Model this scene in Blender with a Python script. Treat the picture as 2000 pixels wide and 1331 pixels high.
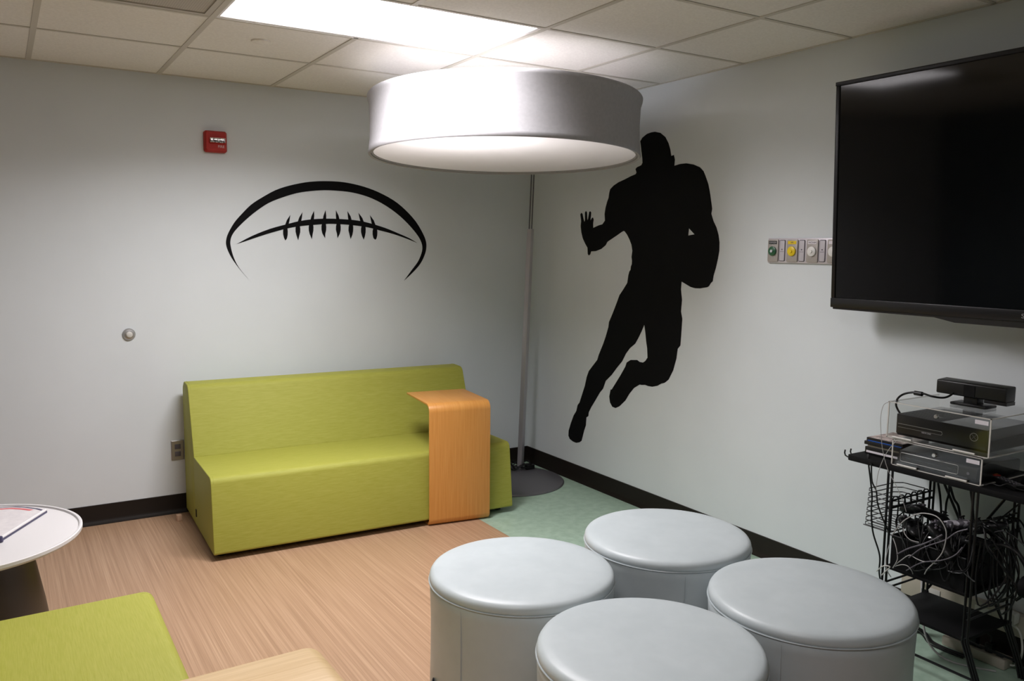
import bpy, bmesh, math, random
from mathutils import Vector, Matrix

for o in list(bpy.data.objects):
    bpy.data.objects.remove(o, do_unlink=True)
scene = bpy.context.scene
COL = scene.collection
random.seed(7)

# ------------------------------------------------------------------ camera
CAM_LOC = Vector((-3.1914, -4.9368, 1.5303))
YAW, PITCH, ROLL, FPX = 0.5538, 0.1109, 0.0103, 1618.22
fw = Vector((math.sin(YAW) * math.cos(PITCH), math.cos(YAW) * math.cos(PITCH), -math.sin(PITCH)))
rt = Vector((math.cos(YAW), -math.sin(YAW), 0))
up = rt.cross(fw)
rt2 = rt * math.cos(ROLL) + up * math.sin(ROLL)
up2 = -rt * math.sin(ROLL) + up * math.cos(ROLL)
cam = bpy.data.cameras.new('camera')
cam.sensor_width = 36.0
cam.sensor_fit = 'HORIZONTAL'
cam.lens = FPX * 36.0 / 2000.0
cam.clip_start = 0.05
camo = bpy.data.objects.new('camera', cam)
COL.objects.link(camo)
camo.matrix_world = Matrix(((rt2.x, up2.x, -fw.x, CAM_LOC.x), (rt2.y, up2.y, -fw.y, CAM_LOC.y),
                            (rt2.z, up2.z, -fw.z, CAM_LOC.z), (0, 0, 0, 1)))
scene.camera = camo

# ------------------------------------------------------------------ world, light level, exposure
world = bpy.data.worlds.new('world')
scene.world = world
world.use_nodes = True
world.node_tree.nodes['Background'].inputs[0].default_value = (0.8, 0.85, 0.9, 1)
world.node_tree.nodes['Background'].inputs[1].default_value = 0.02
PANEL_WATTS, PANEL_SPREAD, LENS_GLOW = 55.0, math.radians(151), 3.2   # ceiling troffer lamp behind its prismatic lens
PANEL_COLOR = (1.0, 0.965, 0.99)
scene.view_settings.view_transform = 'Standard'
scene.view_settings.look = 'None'
scene.view_settings.exposure = 0.0
scene.view_settings.gamma = 1.0
scene.view_settings.use_curve_mapping = False

# ------------------------------------------------------------------ materials
MATS = {}
def mat(name, col, rough=0.6, metal=0.0, spec=0.5, emit=None, estr=0.0, trans=0.0, coat=0.0):
    m = bpy.data.materials.new(name)
    m.use_nodes = True
    b = m.node_tree.nodes['Principled BSDF']
    b.inputs['Base Color'].default_value = (*col, 1)
    b.inputs['Roughness'].default_value = rough
    b.inputs['Metallic'].default_value = metal
    b.inputs['Specular IOR Level'].default_value = spec
    b.inputs['Coat Weight'].default_value = coat
    if emit:
        b.inputs['Emission Color'].default_value = (*emit, 1)
        b.inputs['Emission Strength'].default_value = estr
    MATS[name] = m
    return m
def nodes(m):
    return m.node_tree.nodes, m.node_tree.links, m.node_tree.nodes['Principled BSDF']
def noise_mix(m, c1, c2, scale=(1, 1, 1), nscale=10, detail=4, lo=0.35, hi=0.65, bump=0.0, bscale=None, bdist=0.002, coord='Object', rough=0.55):
    """colour varies between c1 and c2 with (stretched) noise; optional fine relief."""
    n, l, b = nodes(m)
    tc = n.new('ShaderNodeTexCoord'); mp = n.new('ShaderNodeMapping')
    mp.inputs['Scale'].default_value = scale
    l.new(tc.outputs[coord], mp.inputs['Vector'])
    nz = n.new('ShaderNodeTexNoise'); nz.inputs['Scale'].default_value = nscale
    nz.inputs['Detail'].default_value = detail; nz.inputs['Roughness'].default_value = rough
    l.new(mp.outputs['Vector'], nz.inputs['Vector'])
    r = n.new('ShaderNodeValToRGB')
    r.color_ramp.elements[0].position = lo; r.color_ramp.elements[0].color = (*c1, 1)
    r.color_ramp.elements[1].position = hi; r.color_ramp.elements[1].color = (*c2, 1)
    l.new(nz.outputs['Fac'], r.inputs['Fac']); l.new(r.outputs['Color'], b.inputs['Base Color'])
    if bump:
        src = nz
        if bscale:
            src = n.new('ShaderNodeTexNoise'); src.inputs['Scale'].default_value = bscale; src.inputs['Detail'].default_value = 3
            l.new(mp.outputs['Vector'], src.inputs['Vector'])
        bp = n.new('ShaderNodeBump'); bp.inputs['Strength'].default_value = bump; bp.inputs['Distance'].default_value = bdist
        l.new(src.outputs['Fac'], bp.inputs['Height']); l.new(bp.outputs['Normal'], b.inputs['Normal'])
    return m

noise_mix(mat('paint', (.6, .65, .63), .55, spec=.3), (.70, .745, .768), (.72, .765, .788), nscale=3, bump=.12, bscale=220, bdist=.001)
noise_mix(mat('bounce_cut_paint', (.2, .26, .3), .6, spec=.3), (.19, .25, .28), (.21, .27, .30), nscale=3)  # dark colour invented for the two unseen walls, cuts bounced light
noise_mix(mat('tile', (.72, .69, .62), .9, spec=.1), (.84, .82, .785), (.90, .88, .845), nscale=90, detail=2, bump=.25, bscale=260, bdist=.001)
mat('tbar', (.62, .59, .53), .5, spec=.3)
mat('vent_frame', (.55, .52, .47), .5)
# perforated return-air panel
m = mat('perforated', (.5, .47, .42), .6)
n, l, b = nodes(m)
tc = n.new('ShaderNodeTexCoord'); vo = n.new('ShaderNodeTexVoronoi'); vo.inputs['Scale'].default_value = 110; vo.inputs['Randomness'].default_value = 0
l.new(tc.outputs['Object'], vo.inputs['Vector'])
cr = n.new('ShaderNodeValToRGB'); cr.color_ramp.elements[0].position = .32; cr.color_ramp.elements[1].position = .42
cr.color_ramp.elements[0].color = (.12, .11, .1, 1); cr.color_ramp.elements[1].color = (.52, .48, .43, 1)
l.new(vo.outputs['Distance'], cr.inputs['Fac']); l.new(cr.outputs['Color'], b.inputs['Base Color'])
mat('base_rubber', (.0125, .0088, .0072), .45, spec=.3)
# wood-look vinyl, fine strips running towards the back wall
m = mat('wood_vinyl', (.45, .27, .16), .42, spec=.45)
n, l, b = nodes(m)
tc = n.new('ShaderNodeTexCoord'); mp = n.new('ShaderNodeMapping'); mp.inputs['Scale'].default_value = (105, .8, 1)
mp2 = n.new('ShaderNodeMapping'); mp2.inputs['Scale'].default_value = (360, 2.0, 1)
n1 = n.new('ShaderNodeTexNoise'); n1.inputs['Scale'].default_value = 1; n1.inputs['Detail'].default_value = 3
n2 = n.new('ShaderNodeTexNoise'); n2.inputs['Scale'].default_value = 1; n2.inputs['Detail'].default_value = 2
l.new(tc.outputs['Object'], mp.inputs[0]); l.new(tc.outputs['Object'], mp2.inputs[0])
l.new(mp.outputs[0], n1.inputs[0]); l.new(mp2.outputs[0], n2.inputs[0])
ad = n.new('ShaderNodeMath'); ad.operation = 'ADD'; l.new(n1.outputs['Fac'], ad.inputs[0]); l.new(n2.outputs['Fac'], ad.inputs[1])
hf = n.new('ShaderNodeMath'); hf.operation = 'MULTIPLY'; hf.inputs[1].default_value = .5; l.new(ad.outputs[0], hf.inputs[0])
cr = n.new('ShaderNodeValToRGB'); cr.color_ramp.elements[0].position = .3; cr.color_ramp.elements[1].position = .7
cr.color_ramp.elements[0].color = (.295, .172, .10, 1); cr.color_ramp.elements[1].color = (.525, .35, .225, 1)
e = cr.color_ramp.elements.new(.5); e.color = (.41, .255, .155, 1)
l.new(hf.outputs[0], cr.inputs['Fac']); l.new(cr.outputs['Color'], b.inputs['Base Color'])
noise_mix(mat('green_vinyl', (.3, .47, .35), .4, spec=.45), (.325, .455, .355), (.40, .54, .43), nscale=22, detail=6)
def fabric(name, scale):
    noise_mix(mat(name, (.36, .39, .06), .62, spec=.35), (.325, .335, .043), (.395, .39, .075), scale=scale, nscale=1, detail=5, lo=.3, hi=.7, bump=.15, bdist=.0008)
fabric('lime_fabric', (16, 300, 300))
mat('lime_seam', (.30, .32, .04), .7)
# oak veneer, grain along local z / y
noise_mix(mat('oak', (.56, .29, .09), .38, spec=.45), (.60, .255, .052), (.70, .335, .088), scale=(190, 4, 4), nscale=1, detail=4, lo=.3, hi=.7)
noise_mix(mat('oak_glare_lit', (.62, .38, .16), .38, spec=.45), (.64, .44, .22), (.77, .57, .33), scale=(150, 4, 4), nscale=1, detail=4, lo=.3, hi=.7)  # the same oak made paler: overhead light and glare put into the colour
mat('oak_edge', (.60, .40, .2), .5)
noise_mix(mat('ottoman_vinyl', (.45, .5, .52), .42, spec=.45), (.455, .505, .52), (.49, .54, .555), nscale=10, detail=5, bump=.06, bscale=160, bdist=.001)
mat('piping', (.44, .49, .51), .35)
noise_mix(mat('shade_fabric', (.80, .78, .80), .85, spec=.1), (.40, .393, .408), (.43, .422, .438), nscale=60, bump=.1, bscale=500, bdist=.0005)
def translucent(name, col, fac):
    m = bpy.data.materials.new(name); m.use_nodes = True
    n = m.node_tree.nodes; l = m.node_tree.links
    for x in list(n): n.remove(x)
    out = n.new('ShaderNodeOutputMaterial'); mx = n.new('ShaderNodeMixShader'); d = n.new('ShaderNodeBsdfDiffuse'); t = n.new('ShaderNodeBsdfTranslucent')
    d.inputs['Color'].default_value = (*col, 1); t.inputs['Color'].default_value = (*col, 1); mx.inputs[0].default_value = fac
    l.new(d.outputs[0], mx.inputs[1]); l.new(t.outputs[0], mx.inputs[2]); l.new(mx.outputs[0], out.inputs[0])
    MATS[name] = m
translucent('shade_diffuser', (.90, .88, .875), .27)
mat('steel_grey', (.36, .35, .37), .42, metal=.6)
mat('base_grey', (.17, .165, .18), .4, metal=.5)
mat('pole_light', (.52, .50, .53), .4, metal=.5)
mat('black', (.006, .006, .0068), .4, spec=.4)
mat('black_matte', (.0045, .0045, .005), .7, spec=.18)
mat('black_vinyl_decal', (.0042, .0042, .0048), .7, spec=.12)
mat('black_gloss', (.006, .006, .007), .12)
mat('black_metal', (.006, .006, .0068), .35, spec=.4)
mat('screen', (.0016, .0016, .002), .075, spec=.45)
mat('tv_bezel', (.0075, .007, .0085), .35, spec=.35)
mat('tv_lip', (.012, .0115, .0135), .4)
mat('logo_grey', (.35, .35, .37), .4)
mat('white_laminate', (.72, .70, .70), .35)
mat('cone_brown', (.045, .032, .024), .4)
mat('red_plastic', (.46, .026, .018), .45, spec=.25)
mat('chrome', (.75, .74, .74), .22, metal=1)
noise_mix(mat('strobe', (.8, .78, .78), .12, metal=.6), (.15, .13, .13), (.95, .93, .93), nscale=120, detail=1, lo=.4, hi=.55)
mat('white_ink', (.75, .6, .6), .6)
mat('brushed', (.46, .45, .44), .4, metal=.85)
mat('gas_plate', (.42, .385, .36), .5, metal=.3)
mat('gas_rail', (.62, .58, .62), .4, metal=.3)
mat('gas_slide', (.55, .52, .56), .45)
mat('gas_dark', (.12, .11, .13), .5)
mat('green_enamel', (.02, .11, .05), .35)
mat('yellow_enamel', (.83, .60, .01), .4)
mat('white_enamel', (.78, .77, .75), .4)
mat('label_black', (.03, .035, .035), .5)
mat('label_white', (.78, .74, .79), .6)
mat('wood_block', (.66, .44, .30), .6)
mat('beige_plastic', (.44, .40, .33), .5)
mat('white_plastic', (.62, .61, .57), .45)
mat('grey_cable', (.42, .41, .40), .5)
mat('blue_plastic', (.01, .09, .42), .35)
mat('console_black', (.006, .006, .006), .3)
mat('console_top', (.04, .04, .045), .5)
mat('kinect_black', (.005, .005, .0055), .4, spec=.4)
mat('orange_plastic', (.85, .28, .02), .5)
mat('red_button', (.6, .03, .015), .5)
noise_mix(mat('camo', (.3, .3, .3), .5), (.12, .11, .13), (.62, .60, .66), nscale=60, detail=0, lo=.47, hi=.53)
noise_mix(mat('cover_print', (.4, .3, .28), .5), (.22, .16, .15), (.62, .52, .48), nscale=45, detail=3, lo=.4, hi=.6)
noise_mix(mat('board_print', (.72, .68, .68), .35), (.68, .64, .65), (.76, .72, .72), nscale=40, detail=3)
mat('board_edge', (.05, .045, .10), .4)
mat('board_red', (.62, .14, .15), .5)
mat('clear_edge', (.62, .60, .56), .3)
mat('silver_line', (.34, .33, .31), .45, metal=.5)
m = bpy.data.materials.new('lens'); m.use_nodes = True; MATS['lens'] = m      # clear prismatic lens that glows with the tubes behind it
n = m.node_tree.nodes; l = m.node_tree.links
for x in list(n): n.remove(x)
out = n.new('ShaderNodeOutputMaterial'); ads = n.new('ShaderNodeAddShader'); tr = n.new('ShaderNodeBsdfTransparent'); em = n.new('ShaderNodeEmission')
em.inputs['Color'].default_value = (*PANEL_COLOR, 1); em.inputs['Strength'].default_value = LENS_GLOW
l.new(tr.outputs[0], ads.inputs[0]); l.new(em.outputs[0], ads.inputs[1]); l.new(ads.outputs[0], out.inputs[0])
mat('troffer_white', (.85, .83, .83), .4)
def acrylic(name):
    m = bpy.data.materials.new(name); m.use_nodes = True
    n = m.node_tree.nodes; l = m.node_tree.links
    for x in list(n): n.remove(x)
    out = n.new('ShaderNodeOutputMaterial'); mx = n.new('ShaderNodeMixShader'); t = n.new('ShaderNodeBsdfTransparent'); g = n.new('ShaderNodeBsdfGlossy')
    t.inputs['Color'].default_value = (.975, .98, .975, 1); g.inputs['Roughness'].default_value = .06
    lw = n.new('ShaderNodeLayerWeight'); lw.inputs['Blend'].default_value = .5
    pw = n.new('ShaderNodeMath'); pw.operation = 'POWER'; pw.inputs[1].default_value = 4.0; l.new(lw.outputs['Facing'], pw.inputs[0])
    fr = n.new('ShaderNodeMath'); fr.operation = 'MULTIPLY_ADD'; fr.inputs[1].default_value = .75; fr.inputs[2].default_value = .035; l.new(pw.outputs[0], fr.inputs[0])
    l.new(fr.outputs[0], mx.inputs[0]); l.new(t.outputs[0], mx.inputs[1]); l.new(g.outputs[0], mx.inputs[2]); l.new(mx.outputs[0], out.inputs[0])
    MATS[name] = m
acrylic('acrylic')

# ------------------------------------------------------------------ mesh helpers
def rounded(poly, radii, seg=6):
    """round the corners of a closed 2-D polygon"""
    out = []
    n = len(poly)
    for i in range(n):
        p0, p1, p2 = Vector(poly[i - 1]), Vector(poly[i]), Vector(poly[(i + 1) % n])
        r = radii[i] if isinstance(radii, (list, tuple)) else radii
        if r <= 1e-6:
            out.append(tuple(p1)); continue
        a = (p0 - p1).normalized(); c = (p2 - p1).normalized()
        ang = math.acos(max(-1, min(1, a.dot(c))))
        if ang > 3.1:
            out.append(tuple(p1)); continue
        d = min(r / math.tan(ang / 2), .49 * (p0 - p1).length, .49 * (p2 - p1).length)
        rr = d * math.tan(ang / 2)
        ctr = p1 + (a + c).normalized() * (rr / math.sin(ang / 2))
        s, e = p1 + a * d - ctr, p1 + c * d - ctr
        a0 = math.atan2(s.y, s.x); da = math.atan2(e.y, e.x) - a0
        while da > math.pi: da -= 2 * math.pi
        while da < -math.pi: da += 2 * math.pi
        for k in range(seg + 1):
            t = a0 + da * k / seg
            out.append((ctr.x + rr * math.cos(t), ctr.y + rr * math.sin(t)))
    return out

def smooth_path(pts, sub=6):
    """Catmull-Rom through the points"""
    P = [Vector(p) for p in pts]
    if len(P) < 3 or sub < 2: return P
    out = []
    for i in range(len(P) - 1):
        p0 = P[max(i - 1, 0)]; p1 = P[i]; p2 = P[i + 1]; p3 = P[min(i + 2, len(P) - 1)]
        for k in range(sub):
            t = k / sub
            out.append(.5 * ((2 * p1) + (-p0 + p2) * t + (2 * p0 - 5 * p1 + 4 * p2 - p3) * t * t + (-p0 + 3 * p1 - 3 * p2 + p3) * t ** 3))
    out.append(P[-1])
    return out

class MB:
    def __init__(s): s.v = []; s.f = []
    def add(s, v, f):
        b = len(s.v); s.v += [tuple(x) for x in v]; s.f += [tuple(i + b for i in q) for q in f]; return s
    def box(s, x0, x1, y0, y1, z0, z1):
        return s.add([(x0, y0, z0), (x1, y0, z0), (x1, y1, z0), (x0, y1, z0), (x0, y0, z1), (x1, y0, z1), (x1, y1, z1), (x0, y1, z1)],
                     [(0, 3, 2, 1), (4, 5, 6, 7), (0, 1, 5, 4), (1, 2, 6, 5), (2, 3, 7, 6), (3, 0, 4, 7)])
    def lathe(s, prof, n=48, c=(0, 0, 0), cap0=True, cap1=True):
        v = []; f = []; m = len(prof)
        for k in range(n):
            a = 2 * math.pi * k / n
            for r, z in prof: v.append((c[0] + r * math.cos(a), c[1] + r * math.sin(a), c[2] + z))
        for k in range(n):
            j = (k + 1) % n
            for i in range(m - 1): f.append((k * m + i, j * m + i, j * m + i + 1, k * m + i + 1))
        if cap0: f.append(tuple(k * m for k in reversed(range(n))))
        if cap1: f.append(tuple(k * m + m - 1 for k in range(n)))
        return s.add(v, f)
    def tube(s, pts, r, n=8, sub=0, closed=False):
        P = smooth_path(pts, sub) if sub else [Vector(p) for p in pts]
        m = len(P); v = []; f = []
        nrm = None
        for i, p in enumerate(P):
            if closed: t = (P[(i + 1) % m] - P[i - 1])
            else: t = P[min(i + 1, m - 1)] - P[max(i - 1, 0)]
            t.normalize()
            if nrm is None:
                nrm = t.cross(Vector((0, 0, 1)) if abs(t.z) < .9 else Vector((1, 0, 0))).normalized()
            else:
                nrm = (nrm - t * nrm.dot(t))
                if nrm.length < 1e-6: nrm = t.cross(Vector((0, 0, 1)) if abs(t.z) < .9 else Vector((1, 0, 0)))
                nrm.normalize()
            b = t.cross(nrm)
            for k in range(n):
                a = 2 * math.pi * k / n
                v.append(p + nrm * (r * math.cos(a)) + b * (r * math.sin(a)))
        for i in range(m if closed else m - 1):
            j = (i + 1) % m
            for k in range(n):
                f.append((i * n + k, i * n + (k + 1) % n, j * n + (k + 1) % n, j * n + k))
        if not closed:
            f.append(tuple(reversed(range(n)))); f.append(tuple((m - 1) * n + k for k in range(n)))
        return s.add(v, f)
    def prism(s, poly, a, b, axis='x'):
        """extrude a 2-D polygon from a to b along an axis (x: poly is (y,z); y: (x,z); z: (x,y))"""
        def P(p, t): return {'x': (t, p[0], p[1]), 'y': (p[0], t, p[1]), 'z': (p[0], p[1], t)}[axis]
        n = len(poly)
        v = [P(p, a) for p in poly] + [P(p, b) for p in poly]
        f = [tuple(reversed(range(n))), tuple(range(n, 2 * n))] + [(i, (i + 1) % n, n + (i + 1) % n, n + i) for i in range(n)]
        return s.add(v, f)
    def build(s, name, material, parent=None, bevel=0.0, seg=2, angle=40, smooth=True, loc=None):
        me = bpy.data.meshes.new(name)
        me.from_pydata(s.v, [], s.f); me.update()
        bm = bmesh.new(); bm.from_mesh(me)
        bmesh.ops.recalc_face_normals(bm, faces=bm.faces)
        if bevel:
            es = [e for e in bm.edges if len(e.link_faces) == 2 and e.calc_face_angle(0) > math.radians(50)]
            bmesh.ops.bevel(bm, geom=es, offset=bevel, segments=seg, profile=.5, affect='EDGES', clamp_overlap=True)
        bm.to_mesh(me); bm.free()
        if smooth:
            me.polygons.foreach_set('use_smooth', [True] * len(me.polygons))
            me.set_sharp_from_angle(angle=math.radians(angle))
        if isinstance(material, str): material = MATS[material]
        me.materials.append(material)
        o = bpy.data.objects.new(name, me); COL.objects.link(o)
        if parent is not None: o.parent = parent
        if loc is not None: o.location = loc
        return o

def tag(o, label=None, cat=None, group=None, kind=None):
    if label: o['label'] = label
    if cat: o['category'] = cat
    if group: o['group'] = group
    if kind: o['kind'] = kind
    return o
def thing(name, label, cat, loc=(0, 0, 0), rotz=0.0, group=None):
    o = bpy.data.objects.new(name, None); COL.objects.link(o)
    o.empty_display_size = .05
    o.location = loc; o.rotation_euler = (0, 0, rotz)
    return tag(o, label, cat, group)
def share(o, name, parent, loc=(0, 0, 0), rot=None):
    c = o.copy(); c.name = name; COL.objects.link(c); c.parent = parent; c.location = loc
    if rot: c.rotation_euler = rot
    return c
def copy_tree(o, parent=None):
    c = o.copy(); COL.objects.link(c)
    if parent is not None: c.parent = parent
    for ch in list(o.children): copy_tree(ch, c)
    return c
def text(name, body, size, material, parent, mw, depth=.0004, align='CENTER', sx=1.0):
    cu = bpy.data.curves.new(name, 'FONT'); cu.body = body; cu.size = size; cu.align_x = align; cu.align_y = 'CENTER'; cu.extrude = depth
    t = bpy.data.objects.new(name + '_curve', cu); COL.objects.link(t)
    bpy.context.view_layer.update()
    me = bpy.data.meshes.new_from_object(t.evaluated_get(bpy.context.evaluated_depsgraph_get()))
    bpy.data.objects.remove(t); bpy.data.curves.remove(cu)
    me.transform(mw @ Matrix.Diagonal((sx, 1, 1, 1)))
    me.materials.clear(); me.materials.append(MATS[material]); me.name = name
    o = bpy.data.objects.new(name, me); COL.objects.link(o); o.parent = parent
    return o
def frame_matrix(origin, xdir, ydir):
    x = Vector(xdir).normalized(); y = Vector(ydir).normalized(); z = x.cross(y)
    return Matrix(((x.x, y.x, z.x, origin[0]), (x.y, y.y, z.y, origin[1]), (x.z, y.z, z.z, origin[2]), (0, 0, 0, 1)))

# ------------------------------------------------------------------ the room
HC = 2.447
XL, YF = -5.30, -6.00
T = .6096
GA, GB = .722, .577
fl = MB().box(XL, -.943, YF, 0, -.05, 0).build('floor', 'wood_vinyl', smooth=False); tag(fl, 'wood-look vinyl floor with a pale green field along the screen wall', kind='structure')
MB().box(-.943, 0, YF, 0, -.05, 0).build('green_flooring', 'green_vinyl', fl, smooth=False)
w = MB().box(XL - .1, .1, 0, .1, 0, HC + .15).build('wall_back', 'paint', smooth=False); tag(w, 'pale grey-green wall with the football decal', kind='structure')
w = MB().box(0, .1, YF - .1, 0, 0, HC + .15).build('wall_right', 'paint', smooth=False); tag(w, 'pale grey-green wall with the player silhouette', kind='structure')
w = MB().box(XL - .1, XL, YF - .1, 0, 0, HC + .15).build('wall_left', 'bounce_cut_paint', smooth=False); tag(w, 'unseen left wall, made dark slate blue to cut bounced light', kind='structure')
w = MB().box(XL, 0, YF - .1, YF, 0, HC + .15).build('wall_front', 'bounce_cut_paint', smooth=False); tag(w, 'unseen wall behind the camera, made dark slate blue to cut bounced light', kind='structure')
# cove baseboards: thin rubber strip with a flared toe
BB = [(0, 0), (.016, 0), (.016, .004), (.008, .016), (.005, .03), (.005, .108), (0, .110)]
def bb(name, mode):
    b = MB()
    if mode == 'back': b.prism([(-p[0], p[1]) for p in BB], XL, 0, 'x')
    if mode == 'right': b.prism([(-p[0], p[1]) for p in BB], YF, 0, 'y')
    if mode == 'left': b.prism([(XL + p[0], p[1]) for p in BB], YF, 0, 'y')
    if mode == 'front': b.prism([(YF + p[0], p[1]) for p in BB], XL, 0, 'x')
    tag(b.build(name, 'base_rubber'), 'dark brown rubber cove baseboard', kind='structure')
for s in ('back', 'right', 'left', 'front'): bb('baseboard_' + s, s)

# suspended ceiling: slab above, tees, lay-in tiles
ce = MB().box(XL, 0, YF, 0, HC + .12, HC + .15).build('ceiling', 'tile', smooth=False); tag(ce, 'suspended ceiling of off-white lay-in tiles in a metal grid', kind='structure')
xs = [0.0] + [-GB - T * i for i in range(8)] + [XL]
ys = [0.0] + [-GA - T * i for i in range(9)] + [YF]
ys = [y for y in ys if y >= YF]
TB = .012
LIGHTS = [(-GB - T * 3, -GB - T, -GA - T * 2, -GA - T), (-GB - T * 5, -GB - T * 3, -GA - T * 6, -GA - T * 5)]
VENT = (-GB - T * 4, -GB - T * 3, -GA - T * 2, -GA - T)
def inside(cx, cy, r): return r[0] < cx < r[1] and r[2] < cy < r[3]
cache = {}
for i in range(len(xs) - 1):
    for j in range(len(ys) - 1):
        x1, x0 = xs[i], xs[i + 1]; y1, y0 = ys[j], ys[j + 1]
        cx, cy = (x0 + x1) / 2, (y0 + y1) / 2
        if any(inside(cx, cy, r) for r in LIGHTS) or inside(cx, cy, VENT): continue
        key = (round(x1 - x0, 3), round(y1 - y0, 3))
        if key not in cache:
            cache[key] = MB().box(-key[0] / 2 + .004, key[0] / 2 - .004, -key[1] / 2 + .004, key[1] / 2 - .004, .003, .018).build('ceiling_tile', 'tile', ce, smooth=False)
            cache[key].location = (cx, cy, HC)
        else:
            share(cache[key], 'ceiling_tile', ce, (cx, cy, HC))
for x in xs[1:-1]:
    # main tees (along y), broken at the light
    segs = [(YF, 0)]
    for r in LIGHTS:
        if r[0] + .1 < x < r[1] - .1: segs = [(YF, r[2]), (r[3], 0)]
    for y0, y1 in segs:
        MB().box(x - TB, x + TB, y0, y1, HC - .0005, HC + .0025).box(x - .002, x + .002, y0, y1, HC + .002, HC + .035).build('grid_tee', 'tbar', ce, smooth=False)
for y in ys[1:-1]:
    for i in range(len(xs) - 1):
        x1, x0 = xs[i], xs[i + 1]
        MB().box(x0 + TB, x1 - TB, y - TB * .8, y + TB * .8, HC, HC + .0025).build('cross_tee', 'tbar', ce, smooth=False)
MB().box(XL, 0, -.02, 0, HC, HC + .0028).build('wall_angle', 'tbar', ce, smooth=False)
MB().box(-.02, 0, YF, 0, HC, HC + .0028).build('wall_angle', 'tbar', ce, smooth=False)

# ceiling light: recessed troffer
def troffer(r, label, watts):
    x0, x1, y0, y1 = r
    t = thing('ceiling_light', label, 'ceiling light', ((x0 + x1) / 2, (y0 + y1) / 2, HC))
    a, c = (x1 - x0) / 2 - .013, (y1 - y0) / 2 - .011
    b = MB()
    # flange ring and sloped reflector sides
    b.add([(-a, -c, .002), (a, -c, .002), (a, c, .002), (-a, c, .002), (-a + .012, -c + .012, .004), (a - .012, -c + .012, .004), (a - .012, c - .012, .004), (-a + .012, c - .012, .004),
           (-a + .05, -c + .05, .05), (a - .05, -c + .05, .05), (a - .05, c - .05, .05), (-a + .05, c - .05, .05), (-a, -c, .1), (a, -c, .1), (a, c, .1), (-a, c, .1)],
          [(0, 1, 5, 4), (1, 2, 6, 5), (2, 3, 7, 6), (3, 0, 4, 7), (4, 5, 9, 8), (5, 6, 10, 9), (6, 7, 11, 10), (7, 4, 8, 11),
           (0, 1, 13, 12), (1, 2, 14, 13), (2, 3, 15, 14), (3, 0, 12, 15), (12, 13, 14, 15)])
    b.build('housing', 'troffer_white', t, smooth=False)
    MB().add([(-a + .014, -c + .014, .006), (a - .014, -c + .014, .006), (a - .014, c - .014, .006), (-a + .014, c - .014, .006)], [(0, 3, 2, 1)]).build('prismatic_lens', 'lens', t, smooth=False)
    L = bpy.data.lights.new('fluorescent_lamp', 'AREA'); L.shape = 'RECTANGLE'; L.size = 2 * a - .10; L.size_y = 2 * c - .10
    L.energy = watts; L.spread = PANEL_SPREAD; L.color = PANEL_COLOR
    lo = bpy.data.objects.new('fluorescent_lamp', L); COL.objects.link(lo); lo.parent = t; lo.location = (0, 0, .030)
    return t
troffer(LIGHTS[0], 'bright rectangular recessed ceiling light above the drum lamp', PANEL_WATTS)
troffer(LIGHTS[1], 'recessed ceiling light above and behind the camera, out of view', PANEL_WATTS * .17)
# return-air grille
x0, x1, y0, y1 = VENT
t = thing('ceiling_vent', 'perforated metal return-air panel in the ceiling grid', 'vent', ((x0 + x1) / 2, (y0 + y1) / 2, HC))
a, c = (x1 - x0) / 2 - .012, (y1 - y0) / 2 - .010
MB().box(-a, a, -c, -c + .025, .001, .016).box(-a, a, c - .025, c, .001, .016).box(-a, -a + .025, -c + .025, c - .025, .001, .016).box(a - .025, a, -c + .025, c - .025, .001, .016).build('vent_frame', 'vent_frame', t, smooth=False)
MB().box(-a + .025, a - .025, -c + .025, c - .025, .006, .010).build('perforated_panel', 'perforated', t, smooth=False)
t = MB().lathe([(.0, -.006), (.034, -.006), (.041, -.003), (.043, .0035)], 40, (0, 0, 0), False, True).build('sprinkler_cover', 'tile', loc=(-2.135, -1.045, HC))
tag(t, 'small round white sprinkler cover plate in the ceiling tile', 'sprinkler cover')

# helper: build in world coordinates under a parent thing
def wbuild(b, name, material, parent, **k):
    root = parent
    while root.parent is not None: root = root.parent
    inv = root.matrix_basis.inverted()
    b.v = [tuple(inv @ Vector(p)) for p in b.v]
    return b.build(name, material, parent, **k)
def obuild(b, name, material, origin, **k):
    """a one-mesh thing given in world coordinates, its origin moved to its base"""
    ox, oy, oz = origin
    b.v = [(p[0] - ox, p[1] - oy, p[2] - oz) for p in b.v]
    return b.build(name, material, None, loc=origin, **k)

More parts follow.
